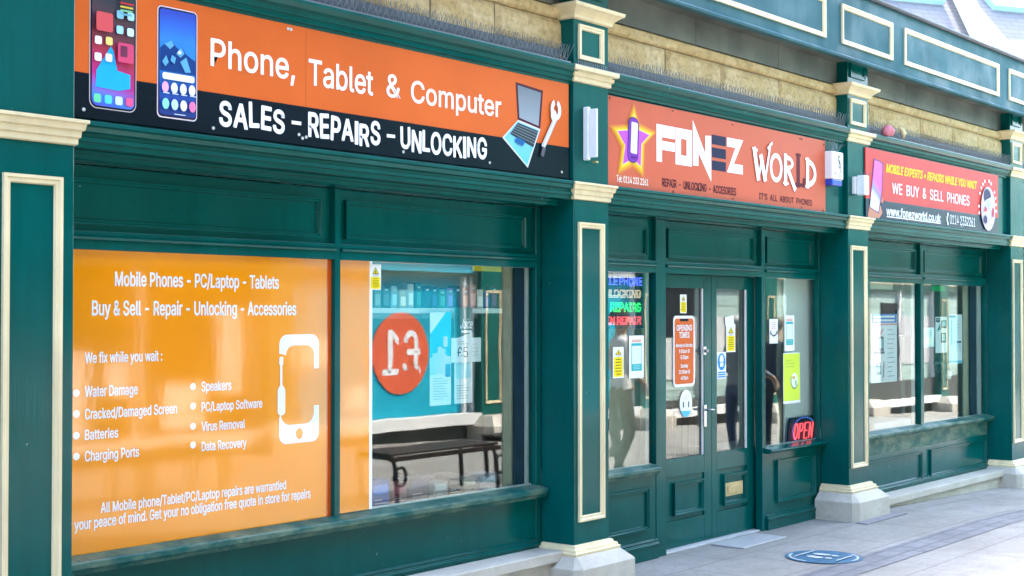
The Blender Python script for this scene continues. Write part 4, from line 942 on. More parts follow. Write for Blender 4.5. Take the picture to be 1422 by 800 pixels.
# ---- OPEN sign
OY = YG + .052
ox = [xf(v, OY) for v in (1092, 1133.5)]; oz = [at(1112, v, OY)[1] for v in (615.5, 578.5)]
op = thing('open_sign', 'lit red OPEN sign with blue oval on a black board standing in the window', 'open sign', (sum(ox) / 2, OY, .6))
oz[0] = .602
mb = MB(); L = .045
mb.loft([[(x, OY - d + (.07 if z > 1 else 0) * 0, z) for x, z in ((ox[0] - .02, oz[0]), (ox[1] - .05, oz[0]), (ox[1], oz[1]), (ox[0] + .03, oz[1]))] for d in (0, .015)], plain('black_sign_board', (.008, .009, .03), .3)); mb.build('board', None, op)
a = Art(OY - .017); RL = glow('red_neon', (1, .07, .09), .26); BL = glow('blue_neon', (.12, .25, 1), .2)
cx, cz = (ox[0] + ox[1]) / 2 - .01, (oz[0] + oz[1]) / 2; 
for k in range(34):
    an = 2 * math.pi * k / 34; a.ell(cx + (ox[1] - ox[0]) * .40 * math.cos(an), cz + .108 * math.sin(an), .007, .006, BL, 6)
a.build('blue_oval', None, op)
mb = MB(); ow = ox[1] - ox[0]
S = .011; hh = .062; lw = ow * .13
def OL(u, pts): mb.tube([(cx - ow * .32 + u * ow * .165 + px_ * lw * .8 + pz * .016, OY - .024, cz + pz * hh) for px_, pz in pts], .0055, 6, RL)
OL(0, [(.5 + .5 * math.cos(q * math.pi / 8), math.sin(q * math.pi / 8)) for q in range(17)]); OL(1, [(0, -1), (0, 1), (.7, .95), (1, .5), (.7, .02), (0, 0)]); OL(2, [(1, -1), (0, -1), (0, 1), (1, 1)]); OL(2, [(0, 0), (.8, 0)]); OL(3, [(0, -1), (0, 1), (1, -1), (1, 1)])
mb.build('lettering', None, op)

# ================================================================== BEHIND THE PRICED WINDOW
PY = YG + .035
t, X0, X1, Z0, Z1 = sheet('product_poster', 'turquoise and white poster of phone accessories in the priced window', 'poster', 597, 433, 626.5, 563, PY, WP)
a = Art(PY - .0004, step=.0004); W, H = X1 - X0, Z1 - Z0; TB = pr((.02, .5, .68)); a.rect(X0, X1, Z0 + H * .36, Z1, TB); a.poly([(X0, Z1 - .002), (X0 + W * .75, Z1 - .002), (X0, Z1 - H * .24)], WP)
for u, v, s in ((.15, .42, .05), (.2, .5, .03), (.42, .45, .06), (.62, .45, .05), (.6, .55, .03), (.78, .42, .055), (.45, .56, .035), (.7, .68, .03)): x, z = X0 + W * u, Z0 + H * v; a.rect(x - s * .6, x + s * .6, z - s, z + s, pr((.35 + u * .4, .72, .82)), .008)
a.rect(X0 + W * .7, X1 - .01, Z0 + H * .3, Z0 + H * .44, pr((.05, .2, .4)), .01); bars(a, X0 + .02, X1 - .02, Z0 + .03, Z0 + H * .3, 9, pr((.35, .5, .55)), .25); a.build('print', None, t)
t, X0, X1, Z0, Z1 = sheet('drink_poster', 'dark green poster with white script above the 5 pound card', 'poster', 631, 427, 656, 560, PY + .004, WP)
a = Art(PY + .0036, step=.0004); W, H = X1 - X0, Z1 - Z0; a.poly([(X0, Z1), (X1, Z1), (X1, Z0 + H * .74), (X0, Z0 + H * .67)], pr((.02, .13, .11)))
a.text('Juice', X0 + W * .3, X1 - W * .04, Z1 - H * .22, Z1 - H * .12, W_, weight=.02, shear=.3); a.rect(X0 + W * .38, X1 - W * .05, Z1 - H * .265, Z1 - H * .24, W_); a.rect(X0 + W * .1, X1 - W * .1, Z0 + H * .26, Z0 + H * .42, pr((.4, .72, .8))); bars(a, X0 + W * .1, X1 - W * .1, Z0 + H * .04, Z0 + H * .2, 6, GREYINK, .2); a.build('print', None, t)
t, X0, X1, Z0, Z1 = sheet('price_card', 'white price card reading 5 pounds in the priced window', 'price card', 626.5, 469, 668, 503, PY - .006, WP)
a = Art(PY - .0064, step=.0004); W, H = X1 - X0, Z1 - Z0; a.text('£5', X0 + W * .2, X0 + W * .55, Z0 + H * .2, Z0 + H * .62, INK, weight=.0); bars(a, X0 + W * .2, X0 + W * .6, Z1 - H * .3, Z1 - H * .1, 2, GREYINK, .25); bars(a, X0 + W * .68, X1 - W * .06, Z0 + H * .2, Z1 - H * .2, 4, pr((.6, .6, .62)), .2); a.build('print', None, t)
t, X0, X1, Z0, Z1 = sheet('yellow_strip', 'yellow strip at the top of the priced window', 'label strip', 656, 368, 698, 377, PY + .05, YEL)
HY = .36
shx0, shx1 = MX[1] + .1, xf(702, HY); shz = at(600, 428, HY)[1]
t = thing('shelf', 'long white shelf of phone cases behind the priced window', 'shelf', ((shx0 + shx1) / 2, HY, shz))
mb = MB(); mb.box(shx0, shx1, HY, HY + .20, shz - .03, shz, WHITE); mb.build('board', None, t, .003); mb = MB(); mb.box(shx0, shx1, HY + .221, HY + .235, shz - .06, shz + .28, pr((.5, .52, .5))); mb.build('back_board', None, t)
mb = MB(); mb.box(shx0 + .02, shx0 + .05, HY + .236, 1.24, shz - .06, shz - .02, WHITE); mb.box(shx1 - .05, shx1 - .02, HY + .236, 1.24, shz - .06, shz - .02, WHITE); mb.build('bracket', None, t)
cols = [('grey green', (.2, .24, .22)), ('slate', (.08, .11, .14)), ('pale blue', (.3, .45, .52)), ('cream', (.5, .47, .38)), ('silver', (.48, .5, .5)), ('dark teal', (.04, .15, .16)), ('midnight', (.012, .02, .07)), ('navy', (.03, .05, .16)), ('sea green', (.06, .22, .2)), ('purple', (.2, .12, .38)), ('black', (.015, .015, .02)), ('rust brown', (.36, .15, .1)), ('dusty pink', (.45, .24, .22)), ('white', (.6, .6, .6)), ('royal blue', (.04, .08, .3)), ('plum', (.14, .05, .14))]
cx0 = xf(516, HY + .05); n = len(cols); stp = (shx1 - .03 - cx0) / n; rn = random.Random(11)
for k, (nm, c) in enumerate(cols):
    w_ = stp * rn.uniform(.72, .9); h_ = rn.uniform(.10, .145); x = cx0 + k * stp
    o = thing('phone_case', nm + ' phone case packet standing on the white shelf', 'phone case', (x + w_ / 2, HY + .06, shz + .001), 'phone cases on the window shelf')
    mb = MB(); d_ = rn.uniform(.03, .08); mb.box(x, x + w_, HY + .03, HY + .03 + d_, shz + .001, shz + h_, pr(c, .3)); mb.build('packet', None, o, .003)
    a = Art(HY + .0292, step=.0004); a.rect(x + w_ * .15, x + w_ * .85, shz + h_ * .12, shz + h_ * .62, pr(sc3(c, 1.9)), .006); a.rect(x + w_ * .3, x + w_ * .7, shz + h_ * .78, shz + h_ * .86, pr((.55, .55, .56))); a.build('print', None, o)
# boxes along the foot of the priced window
bx = [('blue', (.02, .10, .34), 517, 541), ('maroon', (.14, .035, .05), 545, 566), ('midnight blue', (.012, .02, .06), 568, 600), ('grey', (.2, .22, .22), 603, 622), ('black', (.015, .018, .02), 624, 640), ('olive grey', (.13, .15, .12), 642, 664), ('slate blue', (.12, .16, .2), 667, 690)]
for k, (nm, c, xa, xb) in enumerate(bx):
    Yb = .35 + .02 * (k % 3); X0, X1 = xf(xa, Yb), xf(xb, Yb); h_ = (.16, .13, .15, .11, .14, .10, .12)[k]
    o = thing('product_box', nm + ' product box on the ledge of the priced window', 'product box', ((X0 + X1) / 2, Yb, .599), 'product boxes along the window ledge')
    mb = MB(); mb.box(X0, X1, Yb, Yb + .12, .599, .599 + h_, pr(c, .3)); mb.build('carton', None, o, .003)
    a = Art(Yb - .0006, step=.0004); W = X1 - X0; a.rect(X0 + W * .1, X1 - W * .1, .599 + h_ * .55, .599 + h_ * .85, pr(sc3(c, 2.2)), .004); bars(a, X0 + W * .15, X1 - W * .15, .61, .599 + h_ * .4, 3, pr((.45, .47, .5)), .25); a.build('print', None, o)

# counter inside the doors
KY = 1.0
WOOD = plain('dark_brown_timber', (.075, .038, .026), .35, .5, 6)
kt = thing('counter', 'dark brown boarded counter just inside the left door', 'counter', (8.9, KY, .02))
kx0, kx1 = xf(938, KY), xf(990, KY); mb = MB(); x = kx0
while x < kx1 - .02: mb.box(x, x + .088, KY, KY + .03, .02, .97, WOOD); x += .095
mb.box(kx0, kx1, KY + .031, KY + .5, .02, .95, WOOD); mb.build('front_boards', None, kt, .004)
mb = MB(); mb.box(kx0 - .04, kx1 + .04, KY - .04, KY + .55, .971, 1.01, WOOD); mb.build('top', None, kt, .006)
mb = MB(); mb.tube([(kx0 + .1, KY - .05, .86), (kx1 - .05, KY - .05, .86)], .012, mat=CHROME); mb.build('rail', None, kt)

# ================================================================== RIGHT WINDOWS
t, X0, X1, Z0, Z1 = sheet('price_poster', 'tall white poster with blue header and price list in the right shop', 'poster', 1209, 436, 1245.5, 531, PY, WP)
a = Art(PY - .0004, step=.0005); W, H = X1 - X0, Z1 - Z0; a.rect(X0 + .02, X1 - .01, Z1 - H * .13, Z1, pr((.03, .18, .5)))
for k in range(2): a.rect(X0 + .05, X1 - .05, Z1 - H * (.055 + .055 * k), Z1 - H * (.025 + .055 * k), pr((.7, .76, .84)))
a.rect(X0 + .01, X1 - .01, Z1 - H * .165, Z1 - H * .14, pr((.75, .35, .42))); a.line([(X0 + W * .15, Z1 - H * .42), (X0 + W * .45, Z1 - H * .23)], .03, pr((.75, .42, .46)))
a.rect(X0 + W * .28, X0 + W * .47, Z0 + H * .46, Z1 - H * .33, pr((.05, .1, .14)), .012); a.rect(X0 + W * .31, X0 + W * .44, Z0 + H * .5, Z1 - H * .36, pr((.2, .42, .45))); a.rect(X0 + W * .1, X0 + W * .5, Z0 + H * .42, Z0 + H * .455, pr((.1, .14, .18)))
a.rect(X0 + W * .2, X0 + W * .36, Z0 + H * .12, Z0 + H * .3, pr((.06, .12, .16)), .012); a.rect(X0 + W * .225, X0 + W * .335, Z0 + H * .16, Z0 + H * .27, pr((.6, .7, .74))); a.line([(X0 + W * .45, Z0 + H * .08), (X0 + W * .47, Z0 + H * .3)], .012, INK)
bars(a, X0 + W * .6, X1 - W * .08, Z0 + H * .05, Z1 - H * .2, 11, pr((.35, .45, .52)), .18); a.build('print', None, t)
t, X0, X1, Z0, Z1 = sheet('teal_notice', 'pale turquoise notice low beside the mullion of the right windows', 'notice', 1283, 455, 1297, 482, PY, pr((.4, .72, .68)))
a = Art(PY - .0004, step=.0004); a.rect(X0 + .02, X1 - .05, Z0 + .02, Z0 + .09, pr((.6, .78, .55)), .01); bars(a, X0 + .03, X1 - .04, Z0 + .11, Z1 - .02, 3, pr((.1, .35, .36)), .3); a.build('print', None, t)
t, X0, X1, Z0, Z1 = sheet('phone_poster', 'narrow white poster with black phone pictures in the far right window', 'poster', 1299, 440, 1315, 490, PY, WP)
a = Art(PY - .0004, step=.0004); W, H = X1 - X0, Z1 - Z0
for u0, u1, v0, v1 in ((.5, .95, .68, .9), (.45, .9, .28, .55), (.05, .35, .85, .97)): a.rect(X0 + W * u0, X0 + W * u1, Z0 + H * v0, Z0 + H * v1, INK, .01); a.rect(X0 + W * (u0 + .07), X0 + W * (u1 - .07), Z0 + H * (v0 + .05), Z0 + H * (v1 - .03), pr((.35, .55, .58)))
a.poly([(X0 + W * .1, Z0 + H * .6), (X0 + W * .42, Z0 + H * .65), (X0 + W * .38, Z0 + H * .82)], pr((.03, .2, .22))); a.build('print', None, t)
t, X0, X1, Z0, Z1 = sheet('cable_poster', 'white poster with a thin blue stripe at the far right of the right windows', 'poster', 1318, 437, 1336, 505, PY, WP)
a = Art(PY - .0004, step=.0004); W, H = X1 - X0, Z1 - Z0; a.rect(X0 + W * .15, X0 + W * .23, Z0 + H * .38, Z1 - H * .1, pr((.05, .28, .6))); a.rect(X0, X1, Z0, Z0 + H * .06, pr((.2, .6, .78))); a.rect(X0 + W * .55, X1 - W * .1, Z0 + H * .42, Z0 + H * .46, INK); a.rect(X0, X0 + W * .5, Z1 - H * .06, Z1 - H * .01, INK); bars(a, X0 + W * .4, X1 - W * .1, Z0 + H * .5, Z1 - H * .1, 6, pr((.5, .56, .6)), .15); a.arc(X0 + W * .7, Z0 + H * .25, .05, .1, .012, 0, 180, pr((.1, .35, .65))); a.build('print', None, t)
t, X0, X1, Z0, Z1 = sheet('green_sign', 'small bright green sign hanging at the top of the far right window', 'sign', 1294, 397, 1312, 404.5, PY + .1, pr((.02, .48, .12)))
t, X0, X1, Z0, Z1 = sheet('ceiling_panel', 'pale slatted shutter box at the top of the right shop window', 'shutter box', 1209, 393, 1240, 402, PY + .1, pr((.62, .56, .46)))
HPX, HPZ = at(1308, 520, PY + .06); hp = thing('headphones', 'black headphones hanging inside the far right window', 'headphones', (HPX, PY + .06, HPZ - .1))
mb = MB(); y = PY + .06; mb.tube([(HPX + .10 + .10 * math.cos(q * math.pi / 9), y, HPZ - .01 + .1 * math.sin(q * math.pi / 9)) for q in range(19)], .03, 8, BLACK); mb.build('ear_cup', None, hp)
mb = MB(); mb.tube([(HPX + .10 + .03 * math.cos(q * math.pi / 4), y - .03, HPZ - .01 + .03 * math.sin(q * math.pi / 4)) for q in range(9)], .018, 6, WHITE2); mb.build('hub', None, hp)
mb = MB(); mb.tube([(HPX - .08 + .10 * math.cos(q * math.pi / 8) , y + .02, HPZ + .075 + .045 * math.sin(q * math.pi / 8)) for q in range(17)], .02, 8, BLACK); mb.build('headband', None, hp)
mb = MB(); mb.tube([(HPX + .04, y + .02, HPZ + .1), (HPX + .04, y + .02, 2.5)], .0015, 4, BLACK); mb.build('hanging_wire', None, hp)
dp = thing('case_display', 'dark navy hanging display of phone cases in the right shop', 'display', (13.0, PY, 1.4))
X0, X1 = xf(1246, PY + .04), xf(1268, PY + .04); Z1, Z0 = at(1256, 431, PY + .04)[1], at(1256, 468, PY + .04)[1]
mb = MB(); mb.box(X0, X1, PY + .04, PY + .06, Z0, Z1, NAVY); mb.build('backing', None, dp)
a = Art(PY + .038); W, H = X1 - X0, Z1 - Z0; a.rect(X0 + W * .05, X0 + W * .42, Z0 + H * .08, Z1 - H * .08, pr((.012, .02, .05)), .02); a.rect(X0 + W * .5, X0 + W * .62, Z0 + H * .1, Z1 - H * .3, pr((.05, .09, .18)), .01); a.rect(X0 + W * .75, X1 - W * .03, Z0 + H * .05, Z1 - H * .2, pr((.04, .16, .2)))
bars(a, X0 + W * .05, X0 + W * .45, Z0 + .005, Z0 + H * .08, 1, pr((.5, .52, .55))); a.build('cases', None, dp)
mb = MB(); mb.box(xf(1207, .5), xf(1262, .5), .45, .9, .599, .66, plain('white_display_plinth', (.7, .7, .72), .4, .05)); o = mb.build('display_plinth', None, None, .01); tag(o, 'low white plinth on the ledge of the right shop window', 'plinth')

# ================================================================== ON THE PAVEMENT
t = thing('floor_sticker', 'round blue distancing sticker with white footprints on the paving', 'floor sticker', (9.27, -.43, 0))
pts = [gnd(*k) for k in ((1096, 774), (1192, 775), (1144, 766), (1144, 783.5))]; fx = sum(p[0] for p in pts) / 4; fy = sum(p[1] for p in pts) / 4
class Floor(Art):
    def add(s, vs, fs, mat=None, smooth=False): super().add([(v[0], v[2], .0105 - v[1] + 0) if False else (v[0], v[2], .006 + (s.y - v[1])) for v in vs], fs, mat)
a = Floor(0.0, step=.001); SB = plain('scuffed_blue_vinyl', (.035, .12, .20), .5, .35, 30); SW = pr((.5, .52, .5), .5)
a.ell(fx, fy, .26, .26, SB, 48); a.arc(fx, fy, .235, .235, .014, 95, 175, SW); a.arc(fx, fy, .235, .235, .014, 260, 330, SW)
for s in (-1, 1):
    a.rect(fx + .0 + s * .055 - .03, fx + s * .055 + .03, fy - .02, fy + .10, SW, .028, rot=s * .12); a.rect(fx + s * .05 - .022, fx + s * .05 + .022, fy - .085, fy - .035, SW, .02)
a.rect(fx - .15, fx + .15, fy + .14, fy + .155, SW); a.rect(fx - .12, fx + .12, fy - .16, fy - .145, SW); a.build('print', None, t)
mb = MB(); p = [gnd(*k) for k in ((940, 764), (1008, 751), (1062, 760), (1010, 774.5))]
mb.box(8.80, 9.44, -.045, .225, .0005, .012, plain('pale_plate', (.40, .40, .40), .35, .1)); o = mb.build('threshold_plate', None, None, .004); tag(o, 'pale flat plate lying on the paving before the double doors', 'doorstep plate')
mb = MB(); mb.box(PIL[2][0] - .17, PIL[2][1] + .20, -.24, -.136, .0005, .008, plain('dark_kerb_strip', (.2, .19, .2), .7, .2)); o = mb.build('edging_strip'); tag(o, 'dark edging strip round the foot of the pilaster beside the OPEN sign', 'edging')

# ================================================================== OPPOSITE SIDE OF THE STREET (seen in the glass)
OY_ = -7.5
ob = thing('opposite_building', 'stone shop building across the street with turquoise posters', 'building', (14, OY_, 0))
OST = stone_mat('opposite_stone', (.045, .05, .048), (.06, .066, .062), (.08, .085, .08), .85, 30, .3)  # darkened to keep its reflection in the green paint low
OSTR = stone_mat('teal_reflecting_wall', (.06, .17, .165), (.08, .22, .21), (.1, .27, .26), .5, 30, .1, .3)  # invented teal tone, set for its reflection in the green paint
mb = MB(); mb.box(-15, 13, OY_ - .6, OY_ - .02, 3.0, 6.2, OST); mb.box(13.001, 60, OY_ - .6, OY_ - .02, 3.0, 6.2, OSTR); mb.box(-15, 60, OY_ - .6, OY_ - .02, -1.6, .14, OST); mb.box(-15, 60, OY_ - .7, OY_ - .61, -1.6, 6.2, OST); mb.box(-15, 13, OY_ - .6, OY_ - .02, 6.201, 10, OST); mb.box(13.001, 25, OY_ - .6, OY_ - .02, 6.201, 10, OSTR); mb.build('wall', None, ob)  # upper blocks raised, out of view, to cut low sky light
TEALF = paint('opposite_green_paint', (.006, .11, .095), .3)
mb = MB(); mb.box(-15, 60, OY_ - .5, OY_, 2.2, 2.999, TEALF); mb.build('fascia_board', None, ob)
mb = MB(); mb.runx(-15, 60, [(OY_ - .03, 3.0), (OY_ + .4, 3.0), (OY_ + .4, 3.14), (OY_ - .03, 3.3)], TEALF); mb.build('cornice', None, ob)  # depth set so that it shades the windows below
def opil(x):
    p = thing('pilaster', 'green pilaster with cream frame across the street', 'pilaster', (x, OY_, gz(x)), 'pilasters across the street')
    mb = MB(); mb.box(x, x + .5, OY_ - .3, OY_ + .12, gz(x) + .34, 2.199, TEALF); mb.box(x, x + .5, OY_ + .001, OY_ + .12, 2.2, 2.95, TEALF); mb.build('shaft', None, p)
    mb = MB(); mb.ring(x + .08, x + .42, gz(x) + .5, 2.0, OY_ + .1205, .04, .016, CREAM, -1); mb.build('panel_moulding', None, p)
    mb = MB(); mb.stack(x, x + .5, OY_ - .3, OY_ + .0, [(gz(x) - .02, .2), (gz(x) + .2, .2), (gz(x) + .3, .08), (gz(x) + .339, .04)], PLINTH)
    mb.v = [(vx, OY_ - (vy - OY_) if vy < OY_ - .31 else vy, vz) for vx, vy, vz in mb.v]; mb.build('plinth', None, p)
def courses(name, c1, c2, j, bw, bh):
    m, t, p = nodes(name); g = N(t, 'ShaderNodeNewGeometry'); sx = N(t, 'ShaderNodeSeparateXYZ'); cx = N(t, 'ShaderNodeCombineXYZ')
    t.links.new(g.outputs['Position'], sx.inputs[0]); t.links.new(sx.outputs[0], cx.inputs[0]); t.links.new(sx.outputs[2], cx.inputs[1])
    br = N(t, 'ShaderNodeTexBrick'); br.inputs['Scale'].default_value = 1; br.inputs['Brick Width'].default_value = bw; br.inputs['Row Height'].default_value = bh; br.inputs['Mortar Size'].default_value = .008
    for k, v in (('Color1', c1), ('Color2', c2), ('Mortar', j)): br.inputs[k].default_value = (*v, 1)
    t.links.new(cx.outputs[0], br.inputs['Vector']); t.links.new(br.outputs[0], p.inputs['Base Color']); p.inputs['Roughness'].default_value = .8
    return m
OST2 = courses('pale_coursed_stone', (.32, .44, .40), (.37, .49, .44), (.16, .22, .2), .9, .3)
TQ = pr((.015, .36, .50), .25); OW = pr((.75, .75, .73), .4); DK = pr((.02, .024, .03), .1); GOLD = pr((.5, .3, .06))
PX = [3.4, 7.4, 11.4, 15.45, 19.6, 23.8, 28.0, 32.4, 36.8]
for x in PX: opil(x)
for k, x in enumerate(PX[:-1]):
    a0, a1 = x + .5, PX[k + 1]; g = gz(x)
    fr_ = thing('shop_window', ('wide shop window across the street with turquoise posters', 'wide dark shop window across the street')[k in (1, 4, 5)] , 'shop window', (a0, OY_, g + .2), 'shop windows across the street')
    mb = MB(); mb.box(a0, a1, OY_ - .3, OY_ - .1, g + .26, 2.2, TQ if k in (2, 3) else (DK if k in (0, 1) else OST2)); mb.build('window_back', None, fr_)
    if k == 4:
        mb = MB(); mb.box(a0 + .07, a0 + 1.7, OY_ - .097, OY_ - .07, 1.25, 2.19, DK); mb.build('added_dark_panel', None, fr_)  # added dark panel, keeps bright reflections off the LED sign
    if k in (5, 6):
        mb = MB(); mb.box(a0 + 1.0, a0 + 2.1, OY_ - .097, OY_ - .07, g + .26, 1.9, DK); mb.build('doorway', None, fr_)
    mb = MB(); mb.box(a0, a1, OY_ - .1, OY_ + .12, g + .10, g + .255, OW)
    for xx in ((a0, (a0 + a1) / 2 - .03, a1 - .06) if k != 2 else (a0, a1 - .22, a1 - .06)): mb.box(xx, xx + .06, OY_ - .098, OY_ - .03, g + .256, 2.199, OW)
    mb.build('frame', None, fr_)
    if k not in (2, 3): 
        mb = MB(); mb.ring(a0 + .3, a1 - .3, 2.32, 2.86, OY_ + .0005, .06, .02, CREAM, -1); mb.build('panel_moulding', None, fr_)
        mb = MB(); mb.box(a0 + .1, a1 - .1, OY_ - .099, OY_ - .08, .5, 1.6 if k != 1 else .55, pr(((.6, .6, .58), (.35, .3, .22), (.5, .5, .5), (.1, .3, .4))[k % 4], .3)); mb.build('poster', None, fr_)
pd = thing('price_disc', 'big round red price disc on the turquoise window across the street', 'price sign', (13.98, OY_ - .08, .55))
a = Art(OY_ - .085, face=-1); a.ell(13.98, 1.125, .56, .56, pr((.75, .13, .06))); a.text('£1', 14.36, 13.62, .84, 1.42, W_, weight=.02); a.build('disc', None, pd)
bn = thing('window_banner', 'turquoise banner lettered amazing everyday across the street', 'banner', (17, OY_ - .08, .6))
a = Art(OY_ - .085, face=-1); a.text('amazing', 17.45, 15.95, 1.32, 1.62, W_, weight=.01); a.rect(15.96, 17.4, .86, 1.14, GOLD); a.text('everyday', 17.4, 15.95, .58, .82, W_, weight=.01); a.build('lettering', None, bn)
pn = thing('shop_sign', 'turquoise and white shop fascia panel across the street', 'shop sign', (15, OY_, 2.3))
mb = MB(); mb.box(11.9, 15.4, OY_ + .001, OY_ + .04, 2.25, 2.9, TQ); mb.box(15.96, 19.5, OY_ + .001, OY_ + .04, 2.25, 2.9, pr((.6, .6, .58))); mb.build('board', None, pn)

def bollard(x, y):
    g = gz(x); b = thing('bollard', 'black iron bollard with a ring top across the street', 'bollard', (x, y, g), 'black ring bollards')
    mb = MB(); mb.lathe((x, y, g), [(.0, 0), (.09, 0), (.09, .08), (.06, .12), (.05, .5), (.055, .62), (.03, .66), (0, .66)], 16, BLACK); mb.build('post', None, b)
    mb = MB(); mb.tube([(x + .11 * math.cos(q * math.pi / 10), y, g + .77 + .11 * math.sin(q * math.pi / 10)) for q in range(21)], .03, 8, BLACK); mb.build('ring', None, b)
bollard(xf(852, 4.9), -4.3)
TIM = plain('dark_bench_slats', (.03, .022, .02), .45, .4, 8)
def bench(x, y, L, lab):
    g = gz(x); b = thing('bench', lab, 'bench', (x, y, g)); mb = MB()
    for k in range(4): mb.box(x, x + L, y - .48 + k * .125, y - .48 + k * .125 + .06, g + .42, g + .445, TIM)
    mb.build('seat', None, b, .005); mb = MB()
    mb.box(x, x + L, y - .05, y - .01, g + .375, g + .415, TIM); mb.box(x, x + L, y - .47, y - .43, g + .375, g + .415, TIM); mb.build('seat_frame', None, b)
    n = max(2, int(L / .6))
    for k in range(n):
        xx = x + .06 + (L - .12) * k / (n - 1); mb = MB(); mb.tube([(xx, y, g), (xx, y - .03, g + .3), (xx, y - .06, g + .40), (xx, y - .45, g + .40)], .022, 8, BLACK); mb.tube([(xx, y - .45, g), (xx, y - .48, g + .42)], .022, 8, BLACK)
        mb.tube([(xx + .02 + .075 * math.cos(q * math.pi / 8), y + .01, g + .24 + .085 * math.sin(q * math.pi / 8)) for q in range(17)], .016, 8, BLACK); mb.build('leg', None, b)
bench(8.9, -2.9, 1.5, 'dark slatted bench with iron ring legs across the street, nearer the shops'); bench(10.9, -3.1, 1.3, 'dark slatted bench with iron ring legs across the street, further along'); bench(6.6, -4.6, 1.9, 'dark slatted bench with iron ring legs across the street, added furthest left for its reflection')  # the last bench is added to break up the ground reflected in the vinyl
for x, z0, z1, wd in ((8.1, .35, 1.25, .9), (9.25, .75, 1.15, .35), (10.0, .35, .85, .6), (10.85, .7, 1.7, .35), (12.1, 1.0, 1.35, .5), (12.95, .4, .7, .4)):  # white panels added to give bright patches in the vinyl reflection
    o = thing('added_reflection_panel', {8.1: 'broad tall', 9.25: 'small square', 10.0: 'middle height', 10.85: 'narrow tall', 12.1: 'flat high', 12.95: 'flat low'}[x] + ' white panel added across the street for its reflection in the vinyl', 'poster', (x, OY_ - .09, z0)); mb = MB(); mb.box(x, x + wd, OY_ - .097, OY_ - .085, z0, z1, WP); mb.build('paper', None, o)

# ---- people in the street, seen only in the glass
def person(label, x, y, yaw, h, skin, hair, top, legs, arm=0.0):
    g = gz(x); t = thing('person', label, 'person', (x, y, g)); k = h / 1.72
    J = {}; V = []; Rr = []; Ed = []
    def j(n, p, r, par=None):
        J[n] = len(V); V.append(Vector(p) * k); Rr.append(r * k)
        if par is not None: Ed.append((J[par], J[n]))
    j('pel', (0, 0, .95), .135); j('waist', (0, 0, 1.08), .13, 'pel'); j('chest', (0, .01, 1.30), .15, 'waist'); j('neckb', (0, 0, 1.44), .075, 'chest'); j('neck', (0, -.01, 1.50), .052, 'neckb')
    j('jaw', (0, -.03, 1.565), .068, 'neck'); j('head', (0, -.015, 1.635), .086, 'jaw'); j('crown', (0, 0, 1.69), .06, 'head'); j('nose', (0, -.115, 1.60), .012, 'jaw')
    for s, n in ((-1, 'l'), (1, 'r')):
        j('sh' + n, (s * .17, 0, 1.40), .062, 'chest'); j('el' + n, (s * .235, .03, 1.13), .045, 'sh' + n); j('wr' + n, (s * .25, -.05 - arm, .90 + arm), .03, 'el' + n); j('pa' + n, (s * .25, -.07 - arm * 1.2, .83 + arm), .032, 'wr' + n)
        for q in range(4): j('f%d' % q + n, (s * .25 + (q - 1.5) * .006, -.10 - arm * 1.2 + q * .022, .755 + abs(q - 1.4) * .006 + arm), .0095, 'pa' + n)
        j('th' + n, (s * .225, -.125 - arm * 1.2, .80 + arm), .0105, 'pa' + n)
        j('hip' + n, (s * .095, 0, .88), .095, 'pel'); j('kn' + n, (s * .10, -.02 - s * .05, .49), .062, 'hip' + n); j('an' + n, (s * .105, .03 + s * .06, .09), .042, 'kn' + n); j('to' + n, (s * .115, -.11 + s * .06, .04), .036, 'an' + n)
    me = bpy.data.meshes.new('body'); me.from_pydata(V, Ed, []); o = link(bpy.data.objects.new('body_cage', me))
    o.modifiers.new('skin', 'SKIN'); sl = me.skin_vertices[0] if me.skin_vertices else None
    if sl is None:
        bpy.context.view_layer.objects.active = o; bpy.ops.mesh.customdata_skin_add(); sl = me.skin_vertices[0]
    for i, r in enumerate(Rr): sl.data[i].radius = (r, r * (.72 if i in (J['waist'], J['chest'], J['pel']) else 1))
    sl.data[0].use_root = True
    sb = o.modifiers.new('sub', 'SUBSURF'); sb.levels = 2; sb.render_levels = 2
    bpy.context.view_layer.update(); m2 = bpy.data.meshes.new_from_object(o.evaluated_get(bpy.context.evaluated_depsgraph_get())); bpy.data.objects.remove(o)
    mats = [pr(skin, .5), pr(top, .8), pr(legs, .8), pr((.03, .03, .03), .5)]; m2.materials.clear()
    for q in mats: m2.materials.append(q)
    for p in m2.polygons:
        z = p.center.z / k; ax = abs(p.center.x) / k
        p.material_index = 0 if z > 1.475 else (1 if z > .93 else 2)
        if ax > .17 and z < .93 + arm and z > .6: p.material_index = 0
        if z < .085: p.material_index = 3
        p.use_smooth = True
    b = link(bpy.data.objects.new('body', m2)); b.parent = t
    mb = MB(); mb.loft([[(rr * math.cos(q * math.pi / 8) * k, (.005 + rr * 1.08 * math.sin(q * math.pi / 8) + off) * k, z * k) for q in range(16)] for z, rr, off in ((1.60, .086, .03), (1.66, .099, .012), (1.70, .088, .006), (1.735, .05, .0), (1.745, .01, 0))], pr(hair, .7), smooth=True)
    hobj = mb.build('hair'); hobj.parent = t; t.rotation_euler = (0, 0, yaw)
for px_, Yv, lab, h, hair, top, legs, arm, yaw in (
        (853, 3.2, 'person in a white shirt and dark trousers walking in the street', 1.72, (.05, .03, .02), (.72, .70, .72), (.03, .03, .05), .1, 2.2),
        (1031, 3.1, 'grey haired person in a grey jumper and blue jeans in the street', 1.72, (.6, .58, .55), (.2, .22, .24), (.06, .09, .16), .12, 2.0),
        (1069, 3.7, 'person in a navy coat standing further down the street', 1.74, (.03, .02, .02), (.02, .03, .07), (.015, .02, .05), 0.0, 1.2)):
    person(lab, xf(px_, Yv), .64 - Yv, yaw, h, (.50, .30, .22), hair, top, legs, arm)

